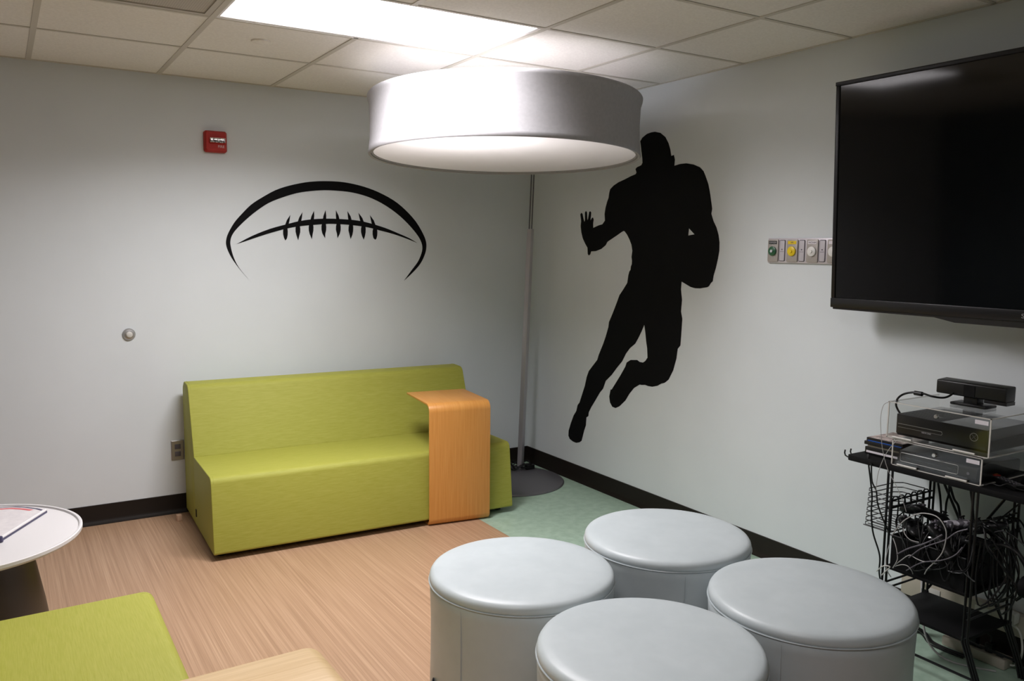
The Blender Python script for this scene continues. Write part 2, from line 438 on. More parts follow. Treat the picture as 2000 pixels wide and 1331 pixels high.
# ------------------------------------------------------------------ lounge sofa
def make_sofa():
    L = 1.665
    t = thing('lounge_sofa', 'lime green armless fabric sofa standing against the football wall', 'sofa', (-2.373, -.893, 0), -.0337, 'lime green armless sofas')
    seat = rounded([(0, .032), (.044, .408), (.545, .402), (.545, .032)], [.012, .035, .004, .004])
    MB().prism(seat, 0, L, 'x').build('seat', 'lime_fabric', t, bevel=.010, seg=3, angle=35)
    back = rounded([(.546, .032), (.546, .36), (.530, .402), (.668, .770), (.80, .775), (.852, .735), (.852, .032)], [.004, .0, .012, .045, .05, .05, .006])
    MB().prism(back, 0, L, 'x').build('backrest', 'lime_fabric', t, bevel=.010, seg=3, angle=35)
    # stitched seams just inside both ends
    for x in (.014, L - .014):
        pf = [p for p in seat if p[1] > .05 and p[0] < .53]
        c0 = Vector((.28, .2))
        MB().tube([(x, p[0] + (c0.x - p[0]) * .004, p[1] + (c0.y - p[1]) * .004) for p in pf], .0017, 6).build('seat_seam', 'lime_seam', t)
        pf = [p for p in back if p[1] > .41 and p[0] < .80]
        MB().tube([(x, p[0] + .0012, p[1] - .0005) for p in pf], .0017, 6).build('back_seam', 'lime_seam', t)
    for x in (.05, L - .05):
        for y in (.10, .75):
            MB().lathe([(.022, 0), (.024, .034)], 16, (x, y, 0)).build('foot', 'black', t)
    MB().box(.03, L - .03, .06, .80, .017, .033).build('plinth', 'black_matte', t)
    MB().box(-.004, .002, .49, .505, .085, .125).build('fabric_tab', 'black', t)
    return t
sofa = make_sofa()
s2 = copy_tree(sofa)
s2.location = (-2.773, -3.775, 0); s2.rotation_euler = (0, 0, math.pi / 2)
s2['label'] = 'lime green fabric sofa seat cut by the lower left picture edge, beside the round table'

# ------------------------------------------------------------------ bent plywood C tables
def make_ctable():
    W, D, H, th = .36, .42, .683, .012
    outer = rounded([(D, H), (0, H), (0, 0), (D - .04, 0)], [0, .048, .04, 0], 8)
    inner = rounded([(D, H - th), (th, H - th), (th, th), (D - .04, th)], [0, .036, .028, 0], 8)
    poly = outer + inner[::-1]
    b = MB(); n = len(outer)
    for x in (-W / 2, W / 2):
        b.add([(x, p[0], p[1]) for p in outer] + [(x, p[0], p[1]) for p in inner], [])
    N = 2 * n
    f = []
    for i in range(n - 1):
        f.append((i, i + 1, N + i + 1, N + i)); f.append((n + i + 1, n + i, N + n + i, N + n + i + 1))
        f.append((i + 1, i, n + i, n + i + 1)); f.append((N + i, N + i + 1, N + n + i + 1, N + n + i))
    f.append((0, N, N + n, n)); f.append((N + n - 1, n - 1, n + n - 1, N + n + n - 1))
    b.f = f
    o = b.build('c_table', 'oak', None, bevel=.0035, seg=2, angle=35)
    return o
ct = make_ctable()
ct.location = (-1.066, -.968, 0); ct.rotation_euler = (0, 0, math.radians(-7.5))
tag(ct, 'bent oak plywood C-shaped side table slid over the green sofa', 'side table', 'oak C tables')
c2 = ct.copy(); COL.objects.link(c2); c2.data = ct.data.copy(); c2.data.materials[0] = MATS['oak_glare_lit']
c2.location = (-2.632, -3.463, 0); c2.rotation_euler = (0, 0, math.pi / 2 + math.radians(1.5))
tag(c2, 'oak plywood side table top, glare put in its colour, cut by the bottom picture edge beside the near green seat', 'side table', 'oak C tables')

# ------------------------------------------------------------------ round white table with a conical pedestal
TX, TY, TZ = -3.361, -1.541, .50
t = thing('round_table', 'round white table with raised rim on a dark conical pedestal', 'table', (TX, TY, 0))
R = .388
top = MB().lathe([(0, -.022), (R - .03, -.022), (R - .006, -.016), (R, -.008), (R, .003), (R - .004, .005), (R - .010, .004), (R - .012, -.003), (0, -.003)], 96, (0, 0, TZ), False, False).build('table_top', 'white_laminate', t, angle=35)
MB().lathe([(.30, 0), (.30, .006), (.285, .03), (.257, .235), (.228, .40), (.21, .479)], 64).build('pedestal', 'cone_brown', t, angle=35)
# fan-shaped placard lying on it
t = thing('fan_placard', 'fan-shaped white placard with dark edge lying on the round table', 'placard', (-3.30, -1.42, TZ - .003))
A = Vector((-3.079, -1.357)); Bq = Vector((-3.232, -1.640)); ctr = Vector((-3.30, -1.42))
arc = [(-3.079, -1.357), (-3.105, -1.310), (-3.140, -1.270), (-3.183, -1.236), (-3.234, -1.222), (-3.30, -1.224), (-3.37, -1.25), (-3.42, -1.30), (-3.44, -1.36), (-3.40, -1.50), (-3.36, -1.60), (-3.31, -1.645), (-3.27, -1.652), (-3.232, -1.640)]
loc = [(p[0] - ctr.x, p[1] - ctr.y) for p in arc]
MB().prism(loc, 0, .008, 'z').build('backing', 'board_edge', t, bevel=.0015)
ins = [(p[0] * .945 - .003, p[1] * .945) for p in loc]
MB().prism(ins, .008, .0088, 'z').build('printed_face', 'board_print', t)
red_o = [(p[0] * .90, p[1] * .90) for p in loc[1:8]]; red_i = [(p[0] * .83, p[1] * .83) for p in loc[1:8]]
MB().prism(red_o + red_i[::-1], .0088, .0093, 'z').build('red_band', 'board_red', t)
d = (Bq - A)
MB().tube([(A.x - ctr.x - .006, A.y - ctr.y, .012), (Bq.x - ctr.x - .006, Bq.y - ctr.y, .012)], .006, 10).build('edge_channel', 'white_laminate', t)
MB().lathe([(.011, 0), (.012, .006), (.009, .018)], 20, (Bq.x - ctr.x - .004, Bq.y - ctr.y - .002, .002)).build('end_cap', 'board_edge', t)

# ------------------------------------------------------------------ ottomans
def make_ottoman(loc, label, first=None):
    t = thing('ottoman', label, 'ottoman', loc, 0, 'round grey-blue ottomans')
    return t
RO, HO = .314, .452
ot = make_ottoman((-1.721, -2.639, 0), 'round grey-blue vinyl ottoman nearest the wood C-table, black tag at its foot')
MB().lathe([(RO - .02, .0), (RO - .004, .012), (RO, .03), (RO - .003, .16), (RO - .004, .28), (RO - .001, .38), (RO + .001, .409), (RO - .003, .4135)], 96).build('side_cover', 'ottoman_vinyl', ot, angle=50)
MB().lathe([(RO - .004, .4135), (RO + .0005, .4165), (RO + .0015, .424), (RO - .0005, .434), (RO - .006, .4425), (RO - .016, .448), (RO - .04, .4512), (RO - .10, .4528), (RO - .20, .4535), (0.0, .454)], 96, (0, 0, 0), False, False).build('top_cover', 'ottoman_vinyl', ot, angle=60)
ring = [(math.cos(2 * math.pi * k / 96) * (RO + .0015), math.sin(2 * math.pi * k / 96) * (RO + .0015), .4145) for k in range(96)]
MB().tube(ring, .0028, 6, 0, True).build('piping', 'piping', ot)
ring = [(math.cos(2 * math.pi * k / 96) * (RO - .006), math.sin(2 * math.pi * k / 96) * (RO - .006), .440) for k in range(96)]
sa = math.radians(200)
MB().tube([(math.cos(sa) * (RO - .001), math.sin(sa) * (RO - .001), z) for z in (.02, .15, .28, .40)], .0016, 6).build('side_seam', 'piping', ot)
spots = [((-1.054, -2.627, 0), 'round grey-blue vinyl ottoman farthest back, close to the silhouette wall', 40),
         ((-1.040, -3.279, 0), 'round grey-blue vinyl ottoman beside the black game cart', 5),
         ((-1.708, -3.282, 0), 'round grey-blue vinyl ottoman in front, cut by the bottom picture edge', 90)]
for loc_, lab, rz in spots:
    o = copy_tree(ot); o.location = loc_; o['label'] = lab; o.rotation_euler = (0, 0, math.radians(rz))
ta = math.radians(172)
b = MB()
b.prism(rounded([(-.0135, 0), (.0135, 0), (.0135, .055), (-.0135, .055)], .002, 2), -.0015, .0015, 'y')
o = b.build('brand_tag', 'black', ot)
o.location = (math.cos(ta) * (RO + .006), math.sin(ta) * (RO + .006), .055); o.rotation_euler = (0, 0, ta + math.radians(60))

# ------------------------------------------------------------------ giant drum floor lamp
t = thing('floor_lamp', 'tall floor lamp with a giant white drum shade in the room corner', 'lamp', (-.385, -.393, 0))
MB().lathe([(.356, 0), (.356, .005), (.350, .011), (.10, .014), (0, .014)], 96, (0, 0, 0), True, False).build('base_plate', 'base_grey', t, angle=35)
def P(z): return Vector((-.188 + .0255 * z, -.205 - .016 * z, z))
def bar(p, q, w, rot, b=None):
    b = b or MB()
    v = []
    for c in (p, q):
        for k in range(4):
            a = rot + math.pi / 4 + k * math.pi / 2
            v.append((c.x + w * math.sqrt(.5) * math.cos(a), c.y + w * math.sqrt(.5) * math.sin(a), c.z))
    return b.add(v, [(3, 2, 1, 0), (4, 5, 6, 7), (0, 1, 5, 4), (1, 2, 6, 5), (2, 3, 7, 6), (3, 0, 4, 7)])
pr = math.radians(25)
wbuild(bar(P(.013), P(1.66), .034, pr), 'lower_pole', 'pole_light', t, bevel=.002)
off = Vector((.007, -.004, 0))
wbuild(bar(P(1.64) - off, P(2.37) - off, .007, pr), 'upper_rod', 'base_grey', t)
wbuild(bar(P(1.64) + off, P(2.37) + off, .007, pr), 'upper_rod', 'base_grey', t)
SC = Vector((-.896, -1.132, 0)); SR = .707; Z0, Z1 = 2.0, 2.296
pt = P(2.36)
wbuild(MB().tube([pt, (pt.x + (SC.x - pt.x) * .5, pt.y + (SC.y - pt.y) * .5, 2.365), (SC.x, SC.y, 2.365)], .010, 10), 'arm', 'base_grey', t)
wbuild(MB().lathe([(.03, 2.29), (.03, 2.372)], 20, (SC.x, SC.y, 0)), 'hub', 'base_grey', t)
for k in range(3):
    a = k * 2 * math.pi / 3 + .4
    wbuild(MB().tube([(SC.x, SC.y, 2.30), (SC.x + (SR - .004) * math.cos(a), SC.y + (SR - .004) * math.sin(a), 2.306)], .004, 6), 'spider_arm', 'base_grey', t)
prof = [(SR - .012, Z0 + .004), (SR - .002, Z0), (SR + .003, Z0 + .006), (SR, Z0 + .025), (SR - .006, Z0 + .08), (SR - .008, Z0 + .16), (SR - .004, Z0 + .25), (SR + .004, Z1 - .02), (SR + .006, Z1 - .006), (SR + .002, Z1), (SR - .010, Z1 - .004), (SR - .014, Z0 + .16), (SR - .014, Z0 + .03), (SR - .012, Z0 + .004)]
def tilt(b):
    # the heavy shade hangs a little askew: the side towards the room sits higher
    b.v = [(p[0], p[1], p[2] + .032 * ((p[0] - SC.x) * -.526 + (p[1] - SC.y) * -.85)) for p in b.v]
    return b
shade = wbuild(tilt(MB().lathe(prof, 128, (SC.x, SC.y, 0), False, False)), 'drum_shade', 'shade_fabric', t, angle=50)
wbuild(tilt(MB().lathe([(SR - .013, Z0 + .014), (0, Z0 + .014), ], 128, (SC.x, SC.y, 0), False, False)), 'diffuser_disc', 'shade_diffuser', t)
ring = [(SC.x + math.cos(2 * math.pi * k / 128) * (SR - .020), SC.y + math.sin(2 * math.pi * k / 128) * (SR - .020), Z0 + .012) for k in range(128)]
wbuild(tilt(MB().tube(ring, .005, 8, 0, True)), 'diffuser_rim', 'shade_fabric', shade)
# power cord bundled round the foot of the pole
f0 = P(.0)
for j in range(3):
    pth = [(f0.x + (.055 + .012 * j) * math.cos(a + j) * (1.1 if j else .9), f0.y + (.045 + .008 * j) * math.sin(a + j), .022 + .012 * ((i * 3 + j) % 4)) for i, a in enumerate([0, .9, 1.8, 2.7, 3.6, 4.5, 5.4, 6.2])]
    wbuild(MB().tube(pth, .005, 6, 5), 'power_cord', 'black', t)
wbuild(MB().box(f0.x + .02, f0.x + .085, f0.y - .055, f0.y - .02, .014, .045), 'inline_switch', 'black', t, bevel=.004)

# ------------------------------------------------------------------ wall decals
PLAYER = [(-1288, 2193),(-1334, 2182),(-1376, 2155),(-1403, 2119),(-1419, 2084),(-1429, 2046),(-1450, 2050),(-1459, 2024),(-1456, 1991),(-1501, 1997),(-1549, 1997),(-1606, 1986),(-1653, 1968),(-1681, 1946),(-1696, 1921),(-1720, 1875),(-1736, 1823),(-1748, 1772),(-1754, 1746),(-1749, 1721),(-1767, 1682),(-1789, 1650),(-1806, 1611),(-1815, 1573),(-1816, 1529),(-1809, 1490),(-1796, 1439),(-1782, 1400),(-1777, 1368),(-1765, 1360),(-1752, 1342),(-1738, 1335),(-1709, 1331),(-1690, 1327),(-1651, 1326),(-1616, 1331),(-1543, 1358),(-1540, 1315),(-1551, 1258),(-1546, 1193),(-1558, 1154),(-1554, 1063),(-1550, 1004),(-1530, 984),(-1522, 928),(-1499, 858),(-1464, 801),(-1432, 778),(-1405, 770),(-1372, 752),(-1328, 740),(-1294, 739),(-1265, 742),(-1236, 737),(-1218, 737),(-1166, 708),(-1125, 666),(-1090, 620),(-1035, 575),(-998, 558),(-966, 561),(-943, 584),(-934, 620),(-946, 667),(-955, 666),(-992, 711),(-1040, 770),(-1082, 827),(-1093, 853),(-1129, 873),(-1188, 880),(-1212, 871),(-1242, 871),(-1262, 883),(-1281, 905),(-1275, 960),(-1265, 997),(-1255, 1050),(-1244, 1095),(-1222, 1055),(-1195, 1013),(-1167, 975),(-1120, 943),(-1085, 907),(-1050, 855),(-1001, 809),(-952, 758),(-895, 713),(-870, 660),(-838, 630),(-793, 572),(-753, 523),(-727, 484),(-723, 458),(-703, 446),(-699, 393),(-682, 355),(-662, 299),(-656, 282),(-634, 267),(-598, 256),(-562, 257),(-524, 267),(-508, 286),(-510, 322),(-535, 380),(-563, 434),(-592, 469),(-605, 511),(-626, 532),(-653, 592),(-679, 648),(-698, 711),(-718, 751),(-758, 790),(-804, 834),(-819, 869),(-860, 940),(-885, 991),(-909, 1051),(-914, 1083),(-950, 1143),(-986, 1209),(-1009, 1254),(-1045, 1292),(-1080, 1332),(-1088, 1377),(-1096, 1399),(-1107, 1411),(-1109, 1429),(-1117, 1444),(-1118, 1465),(-1113, 1487),(-1119, 1523),(-1109, 1559),(-1091, 1588),(-1067, 1618),(-1043, 1638),(-1032, 1640),(-1015, 1634),(-963, 1611),(-880, 1576),(-863, 1555),(-820, 1532),(-765, 1518),(-717, 1516),(-708, 1497),(-693, 1490),(-682, 1500),(-678, 1539),(-654, 1563),(-626, 1598),(-609, 1637),(-601, 1676),(-605, 1708),(-595, 1751),(-605, 1761),(-617, 1754),(-629, 1723),(-639, 1701),(-646, 1714),(-644, 1761),(-654, 1771),(-665, 1760),(-668, 1729),(-671, 1710),(-678, 1721),(-688, 1763),(-699, 1768),(-709, 1759),(-706, 1732),(-703, 1709),(-719, 1726),(-728, 1728),(-736, 1716),(-731, 1689),(-733, 1663),(-759, 1670),(-790, 1678),(-827, 1684),(-851, 1706),(-846, 1747),(-854, 1784),(-869, 1821),(-882, 1843),(-887, 1872),(-896, 1894),(-928, 1914),(-974, 1931),(-1031, 1944),(-1087, 1959),(-1131, 1968),(-1138, 1977),(-1128, 1998),(-1141, 2007),(-1179, 2016),(-1189, 2029),(-1186, 2054),(-1178, 2089),(-1171, 2125),(-1164, 2153),(-1183, 2172),(-1220, 2188),(-1256, 2193)]
HOLE = [(-1587, 1648),(-1631, 1615),(-1583, 1609)]
ARC = [(-1954, 1336),(-2000, 1391),(-2038, 1445),(-2063, 1493),(-2075, 1533),(-2073, 1566),(-2060, 1603),(-2026, 1661),(-1985, 1709),(-1930, 1765),(-1868, 1808),(-1785, 1856),(-1700, 1887),(-1607, 1910),(-1535, 1920),(-1476, 1924),(-1402, 1925),(-1326, 1919),(-1234, 1902),(-1141, 1874),(-1037, 1827),(-956, 1770),(-881, 1697),(-831, 1622),(-808, 1569),(-806, 1524),(-819, 1478),(-849, 1424),(-899, 1371),(-964, 1316),(-908, 1386),(-865, 1439),(-840, 1493),(-834, 1531),(-844, 1569),(-873, 1614),(-940, 1684),(-1021, 1749),(-1117, 1805),(-1212, 1842),(-1312, 1863),(-1403, 1869),(-1484, 1869),(-1572, 1860),(-1659, 1844),(-1751, 1813),(-1828, 1779),(-1897, 1732),(-1959, 1680),(-2014, 1625),(-2041, 1587),(-2051, 1553),(-2049, 1520),(-2038, 1472),(-2019, 1425),(-1993, 1384)]
BAR = [(-2017, 1538),(-1928, 1586),(-1824, 1629),(-1733, 1656),(-1647, 1679),(-1561, 1693),(-1465, 1699),(-1367, 1698),(-1275, 1692),(-1198, 1678),(-1095, 1651),(-998, 1616),(-924, 1587),(-871, 1558),(-940, 1583),(-1038, 1613),(-1135, 1635),(-1213, 1652),(-1314, 1663),(-1405, 1667),(-1465, 1667),(-1554, 1659),(-1634, 1650),(-1719, 1634),(-1818, 1606),(-1908, 1576),(-1969, 1554)]
LACES = [[(-1700, 1714),(-1705, 1683),(-1712, 1655),(-1719, 1638),(-1717, 1617),(-1718, 1596),(-1723, 1575),(-1732, 1563),(-1740, 1577),(-1745, 1599),(-1745, 1620),(-1740, 1639),(-1732, 1655),(-1721, 1683)], [(-1626, 1733),(-1630, 1701),(-1636, 1673),(-1644, 1655),(-1641, 1634),(-1642, 1613),(-1648, 1592),(-1655, 1565),(-1665, 1594),(-1670, 1616),(-1670, 1637),(-1665, 1657),(-1657, 1672),(-1646, 1701)], [(-1555, 1743),(-1554, 1712),(-1558, 1683),(-1562, 1666),(-1560, 1645),(-1561, 1623),(-1566, 1602),(-1571, 1572),(-1584, 1604),(-1589, 1626),(-1589, 1647),(-1584, 1667),(-1579, 1683),(-1571, 1711)], [(-1483, 1749),(-1479, 1717),(-1480, 1688),(-1483, 1670),(-1480, 1649),(-1481, 1628),(-1487, 1606),(-1488, 1580),(-1505, 1608),(-1510, 1631),(-1510, 1652),(-1505, 1672),(-1502, 1688),(-1496, 1716)], [(-1417, 1751),(-1401, 1719),(-1394, 1691),(-1391, 1673),(-1388, 1651),(-1389, 1630),(-1395, 1608),(-1409, 1581),(-1413, 1610),(-1419, 1633),(-1418, 1654),(-1413, 1674),(-1416, 1690),(-1418, 1719)], [(-1343, 1748),(-1323, 1716),(-1315, 1688),(-1309, 1670),(-1307, 1648),(-1308, 1626),(-1313, 1604),(-1325, 1577),(-1332, 1606),(-1338, 1629),(-1337, 1651),(-1332, 1671),(-1337, 1687),(-1341, 1716)], [(-1272, 1741),(-1247, 1709),(-1235, 1680),(-1227, 1662),(-1225, 1640),(-1226, 1618),(-1231, 1596),(-1239, 1574),(-1250, 1598),(-1256, 1621),(-1256, 1643),(-1251, 1664),(-1258, 1680),(-1265, 1708)], [(-1196, 1728),(-1171, 1696),(-1159, 1667),(-1150, 1648),(-1147, 1626),(-1148, 1604),(-1154, 1582),(-1162, 1575),(-1173, 1584),(-1179, 1607),(-1179, 1629),(-1174, 1650),(-1182, 1666),(-1189, 1695)]]
def flat(loops, plane, name, material, parent=None, origin=(0, 0, 0), th=.0012):
    """thin vinyl sheet cut to an outline (with holes); plane 'x' = right wall (y,z), 'y' = back wall (x,z)"""
    bm = bmesh.new(); alledges = []
    for lp in loops:
        vs = []
        for p in lp:
            a, c = p[0] / 1000, p[1] / 1000
            q = (-.0015, a, c) if plane == 'x' else (a, -.0015, c)
            vs.append(bm.verts.new(Vector(q) - Vector(origin)))
        for i in range(len(vs)): alledges.append(bm.edges.new((vs[i], vs[(i + 1) % len(vs)])))
    r = bmesh.ops.triangle_fill(bm, edges=alledges, use_beauty=True)
    fs = [g for g in r['geom'] if isinstance(g, bmesh.types.BMFace)]
    ex = bmesh.ops.extrude_face_region(bm, geom=fs)
    mv = Vector((.0013, 0, 0)) if plane == 'x' else Vector((0, .0013, 0))
    bmesh.ops.translate(bm, verts=[g for g in ex['geom'] if isinstance(g, bmesh.types.BMVert)], vec=mv)
    bmesh.ops.recalc_face_normals(bm, faces=bm.faces)
    me = bpy.data.meshes.new(name); bm.to_mesh(me); bm.free(); me.materials.append(MATS[material])
    o = bpy.data.objects.new(name, me); COL.objects.link(o)
    o.location = origin
    if parent is not None: o.parent = parent; o.location = (0, 0, 0)
    return o
def dense(pts, sub=3):
    P3 = [(p[0], p[1], 0) for p in pts]
    q = smooth_path(P3, sub)
    return [(v.x, v.y) for v in q]
o = flat([PLAYER, HOLE], 'x', 'player_decal', 'black_vinyl_decal', origin=(0, -1.2, .257))
tag(o, 'life-size black silhouette decal of a football player running with the ball', 'wall decal')
org = (-1.45, 0, 1.35)
t = thing('football_decal', 'black line decal of a football with laces on the wall over the sofa', 'wall decal', org)
half = ARC.index(max(ARC[20:40], key=lambda p: -p[1])) if False else 29
flat([dense(ARC[:30]) + dense(ARC[29:] + ARC[:1])[1:-1]], 'y', 'outline_arc', 'black_vinyl_decal', t, org)
flat([dense(BAR[:14]) + dense(BAR[13:] + BAR[:1])[1:-1]], 'y', 'seam_line', 'black_vinyl_decal', t, org)
for lp in LACES:
    o = flat([lp], 'y', 'lace', 'black_vinyl_decal', t, org); o.location.y = -.0006

# ------------------------------------------------------------------ wall fittings on the football wall
t = thing('fire_alarm', 'red wall-mounted fire alarm with a clear strobe bar', 'fire alarm', (-2.122, 0, 2.108))
body = rounded([(-.0615, -.059), (.0615, -.059), (.0615, .059), (-.0615, .059)], .014, 4)
b = MB()
n = len(body)
for y, s in ((0, 1.0), (-.024, 1.0), (-.040, .86)):
    b.v += [(p[0] * s, y, p[1] * s) for p in body]
for r in range(2):
    b.f += [(r * n + i, r * n + (i + 1) % n, (r + 1) * n + (i + 1) % n, (r + 1) * n + i) for i in range(n)]
b.f += [tuple(range(2 * n, 3 * n)), tuple(reversed(range(n)))]
b.build('housing', 'red_plastic', t, angle=30)
MB().box(-.036, .046, -.062, -.038, -.008, .018).build('strobe_lens', 'strobe', t, bevel=.003)
MB().box(-.038, .048, -.045, -.036, -.013, .021).build('strobe_surround', 'red_plastic', t, bevel=.002)
text('fire_lettering', 'FIRE', .020, 'white_ink', t, frame_matrix((.026, -.0405, -.028), (1, 0, 0), (0, 0, 1)))
t = thing('door_stop', 'round brushed steel wall bumper on the bare wall', 'door stop', (-2.604, 0, 1.041))
def wall_lathe(prof, n=40):
    b = MB().lathe(prof, n, (0, 0, 0), True, True)
    b.v = [(v[0], -v[2], v[1]) for v in b.v]
    return b
wall_lathe([(.033, 0), (.033, .006), (.026, .016), (.017, .018)]).build('bezel_ring', 'brushed', t, angle=30)
wall_lathe([(.016, .016), (.016, .024), (.012, .027)]).build('bumper', 'white_plastic', t)
t = thing('wall_outlet', 'steel duplex outlet plate on the wall at the sofa end', 'outlet', (-2.375, 0, .366))
b = MB()
pl = rounded([(-.035, -.057), (.035, -.057), (.035, .057), (-.035, .057)], .003, 2); n = len(pl)
for y, s in ((0, 1.0), (-.003, 1.0), (-.007, .88)):
    b.v += [(p[0] * s, y, p[1] * (s if s == 1 else .93)) for p in pl]
for r in range(2):
    b.f += [(r * n + i, r * n + (i + 1) % n, (r + 1) * n + (i + 1) % n, (r + 1) * n + i) for i in range(n)]
b.f += [tuple(range(2 * n, 3 * n)), tuple(reversed(range(n)))]
b.build('plate', 'brushed', t, angle=25)
for z in (-.021, .021):
    o = MB().box(-.016, .016, -.0095, -.006, z - .014, z + .014).build('receptacle', 'gas_dark', t, bevel=.003)
t = MB().box(-.0125, .0125, -.012, .012, 0, .034).build('wood_block', 'wood_block', None, bevel=.002, loc=(-2.405, -.150, 0)); t.rotation_euler = (0, 0, .15)
tag(t, 'small pale wooden block standing on the floor behind the sofa end', 'block')

# ------------------------------------------------------------------ medical gas outlet strip on the silhouette wall
GY, GZ0, GZ1 = -2.147, 1.474, 1.591
t = thing('gas_outlet_panel', 'strip of medical gas outlets with green, yellow and white sockets', 'gas outlets', (0, GY, 1.474))
def rbox(b, x0, x1, y0, y1, z0, z1): return b.box(x0, x1, y0, y1, z0, z1)
wbuild(MB().box(-.012, 0, GY - .58, GY, GZ0, GZ1), 'wall_rail', 'gas_rail', t, bevel=.002)
def right_wall_lathe(prof, y, z, x, n=32):
    b = MB().lathe(prof, n, (0, 0, 0), True, True)
    b.v = [(x - v[2], y + v[0], z + v[1]) for v in b.v]
    return b
pitch = .1135
for k, (nm, em, lm) in enumerate([('OXYGEN', 'green_enamel', 'label_black'), ('AIR', 'yellow_enamel', 'yellow_enamel'), ('VACUUM', 'white_enamel', 'label_white'), ('', 'white_enamel', 'label_white')]):
    y0 = GY - pitch * k - .004
    poly = rounded([(y0, GZ0 + .006), (y0, GZ1 - .006), (y0 - .062, GZ1 - .006), (y0 - .062, GZ0 + .006)], .006, 3)
    pl = wbuild(MB().prism(poly, -.012, -.018, 'x'), 'outlet_plate', 'gas_plate', t, bevel=.001)
    cy = y0 - .031
    wbuild(right_wall_lathe([(.0225, 0), (.0225, .006), (.019, .008)], cy, GZ0 + .056, -.018), 'socket_disc', em, pl)
    wbuild(right_wall_lathe([(.007, 0), (.007, .004)], cy, GZ0 + .056, -.026), 'socket_hole', 'chrome' if k == 0 else em, pl)
    wbuild(MB().box(-.0192, -.018, cy - .024, cy + .024, GZ1 - .028, GZ1 - .013), 'gas_label', lm, pl)
    if nm:
        tx = text('gas_lettering', nm, .010, 'gas_rail' if k == 0 else 'gas_dark', pl, frame_matrix((-.0194, cy - GY, GZ1 - .0205 - 1.474), (0, -1, 0), (0, 0, 1)), .0003)
        tx['label'] = 'gas name lettering'
    for z in (GZ0 + .024, GZ0 + .086):
        wbuild(right_wall_lathe([(.0022, 0), (.0022, .001)], cy, z, -.018, 10), 'screw', 'chrome', pl)
    sy = y0 - .0675
    poly = rounded([(sy, GZ0 + .008), (sy, GZ1 - .008), (sy - .034, GZ1 - .008), (sy - .034, GZ0 + .008)], .006, 3)
    wbuild(MB().prism(poly, -.010, -.0135, 'x'), 'slide_rim', 'gas_dark', t)
    poly = rounded([(sy - .003, GZ0 + .011), (sy - .003, GZ1 - .011), (sy - .031, GZ1 - .011), (sy - .031, GZ0 + .011)], .005, 3)
    sl = wbuild(MB().prism(poly, -.0135, -.016, 'x'), 'slide_plate', 'gas_slide', t, bevel=.001)
    wbuild(MB().box(-.0166, -.016, sy - .028, sy - .006, GZ0 + .053, GZ0 + .0545), 'slide_line', 'gas_dark', sl)
    wbuild(MB().box(-.0166, -.016, sy - .020, sy - .014, GZ0 + .061, GZ0 + .067), 'slide_mark', 'gas_dark', sl)

# ------------------------------------------------------------------ television, tilted down on its wall mount
TW, TH = 1.64, .928
bl = Vector((-.180, -2.648, 1.2955)); tl = Vector((-.2195, -2.648, 2.2225))
yd = (tl - bl).normalized(); xd = Vector((0, -1, 0)); zd = xd.cross(yd)
tv = thing('television', 'large black flat-screen television tilted down on the silhouette wall', 'television')
tv.matrix_world = frame_matrix(bl, xd, yd)
tvm = tv.matrix_basis.copy()
MB().box(.004, TW - .004, .004, TH - .004, -.050, -.008).build('back_shell', 'tv_bezel', tv, bevel=.006)
MB().box(0.012, TW - .012, .042, TH - .014, -.010, -.0045).build('screen', 'screen', tv, smooth=False)
b = MB().box(0, TW, TH - .016, TH, -.045, .004).build('bezel', 'tv_bezel', tv, bevel=.002); b['label'] = 'top bezel bar'
MB().box(0, .018, .040, TH - .016, -.030, .0).build('bezel', 'tv_bezel', tv, bevel=.002)
MB().box(TW - .018, TW, .040, TH - .016, -.030, .0).build('bezel', 'tv_bezel', tv, bevel=.002)
MB().box(0, TW, .0, .040, -.030, .003).build('bezel', 'tv_bezel', tv, bevel=.002)
lip = [(.008, 0), (.52, 0), (TW - .52, 0), (TW - .008, 0), (TW - .008, -.008), (TW - .46, -.010), (TW - .54, -.024), (.54, -.024), (.46, -.010), (.008, -.008)]
MB().prism([(p[0], p[1]) for p in lip], -.034, -.004, 'z').build('speaker_lip', 'tv_lip', tv)
text('brand_lettering', 'SHARP', .022, 'logo_grey', tv, frame_matrix((TW / 2, .019, .0034), (1, 0, 0), (0, 1, 0)), .0004, sx=1.25)
# wall mount behind
MB().box(.50, TW - .50, .25, .72, -.062, -.050).build('mount_plate', 'black_metal', tv)
for x in (.58, TW - .62):
    MB().box(x, x + .04, .22, .76, -.085, -.060).build('mount_arm', 'black_metal', tv)
wbuild(MB().box(-.03, 0, -3.80, -3.14, 1.55, 1.95), 'wall_bracket', 'black_metal', tv)
for y in (-3.25, -3.66):
    wbuild(MB().box(-.135, -.02, y - .02, y + .02, 1.60, 1.66), 'bracket_hook', 'black_metal', tv)

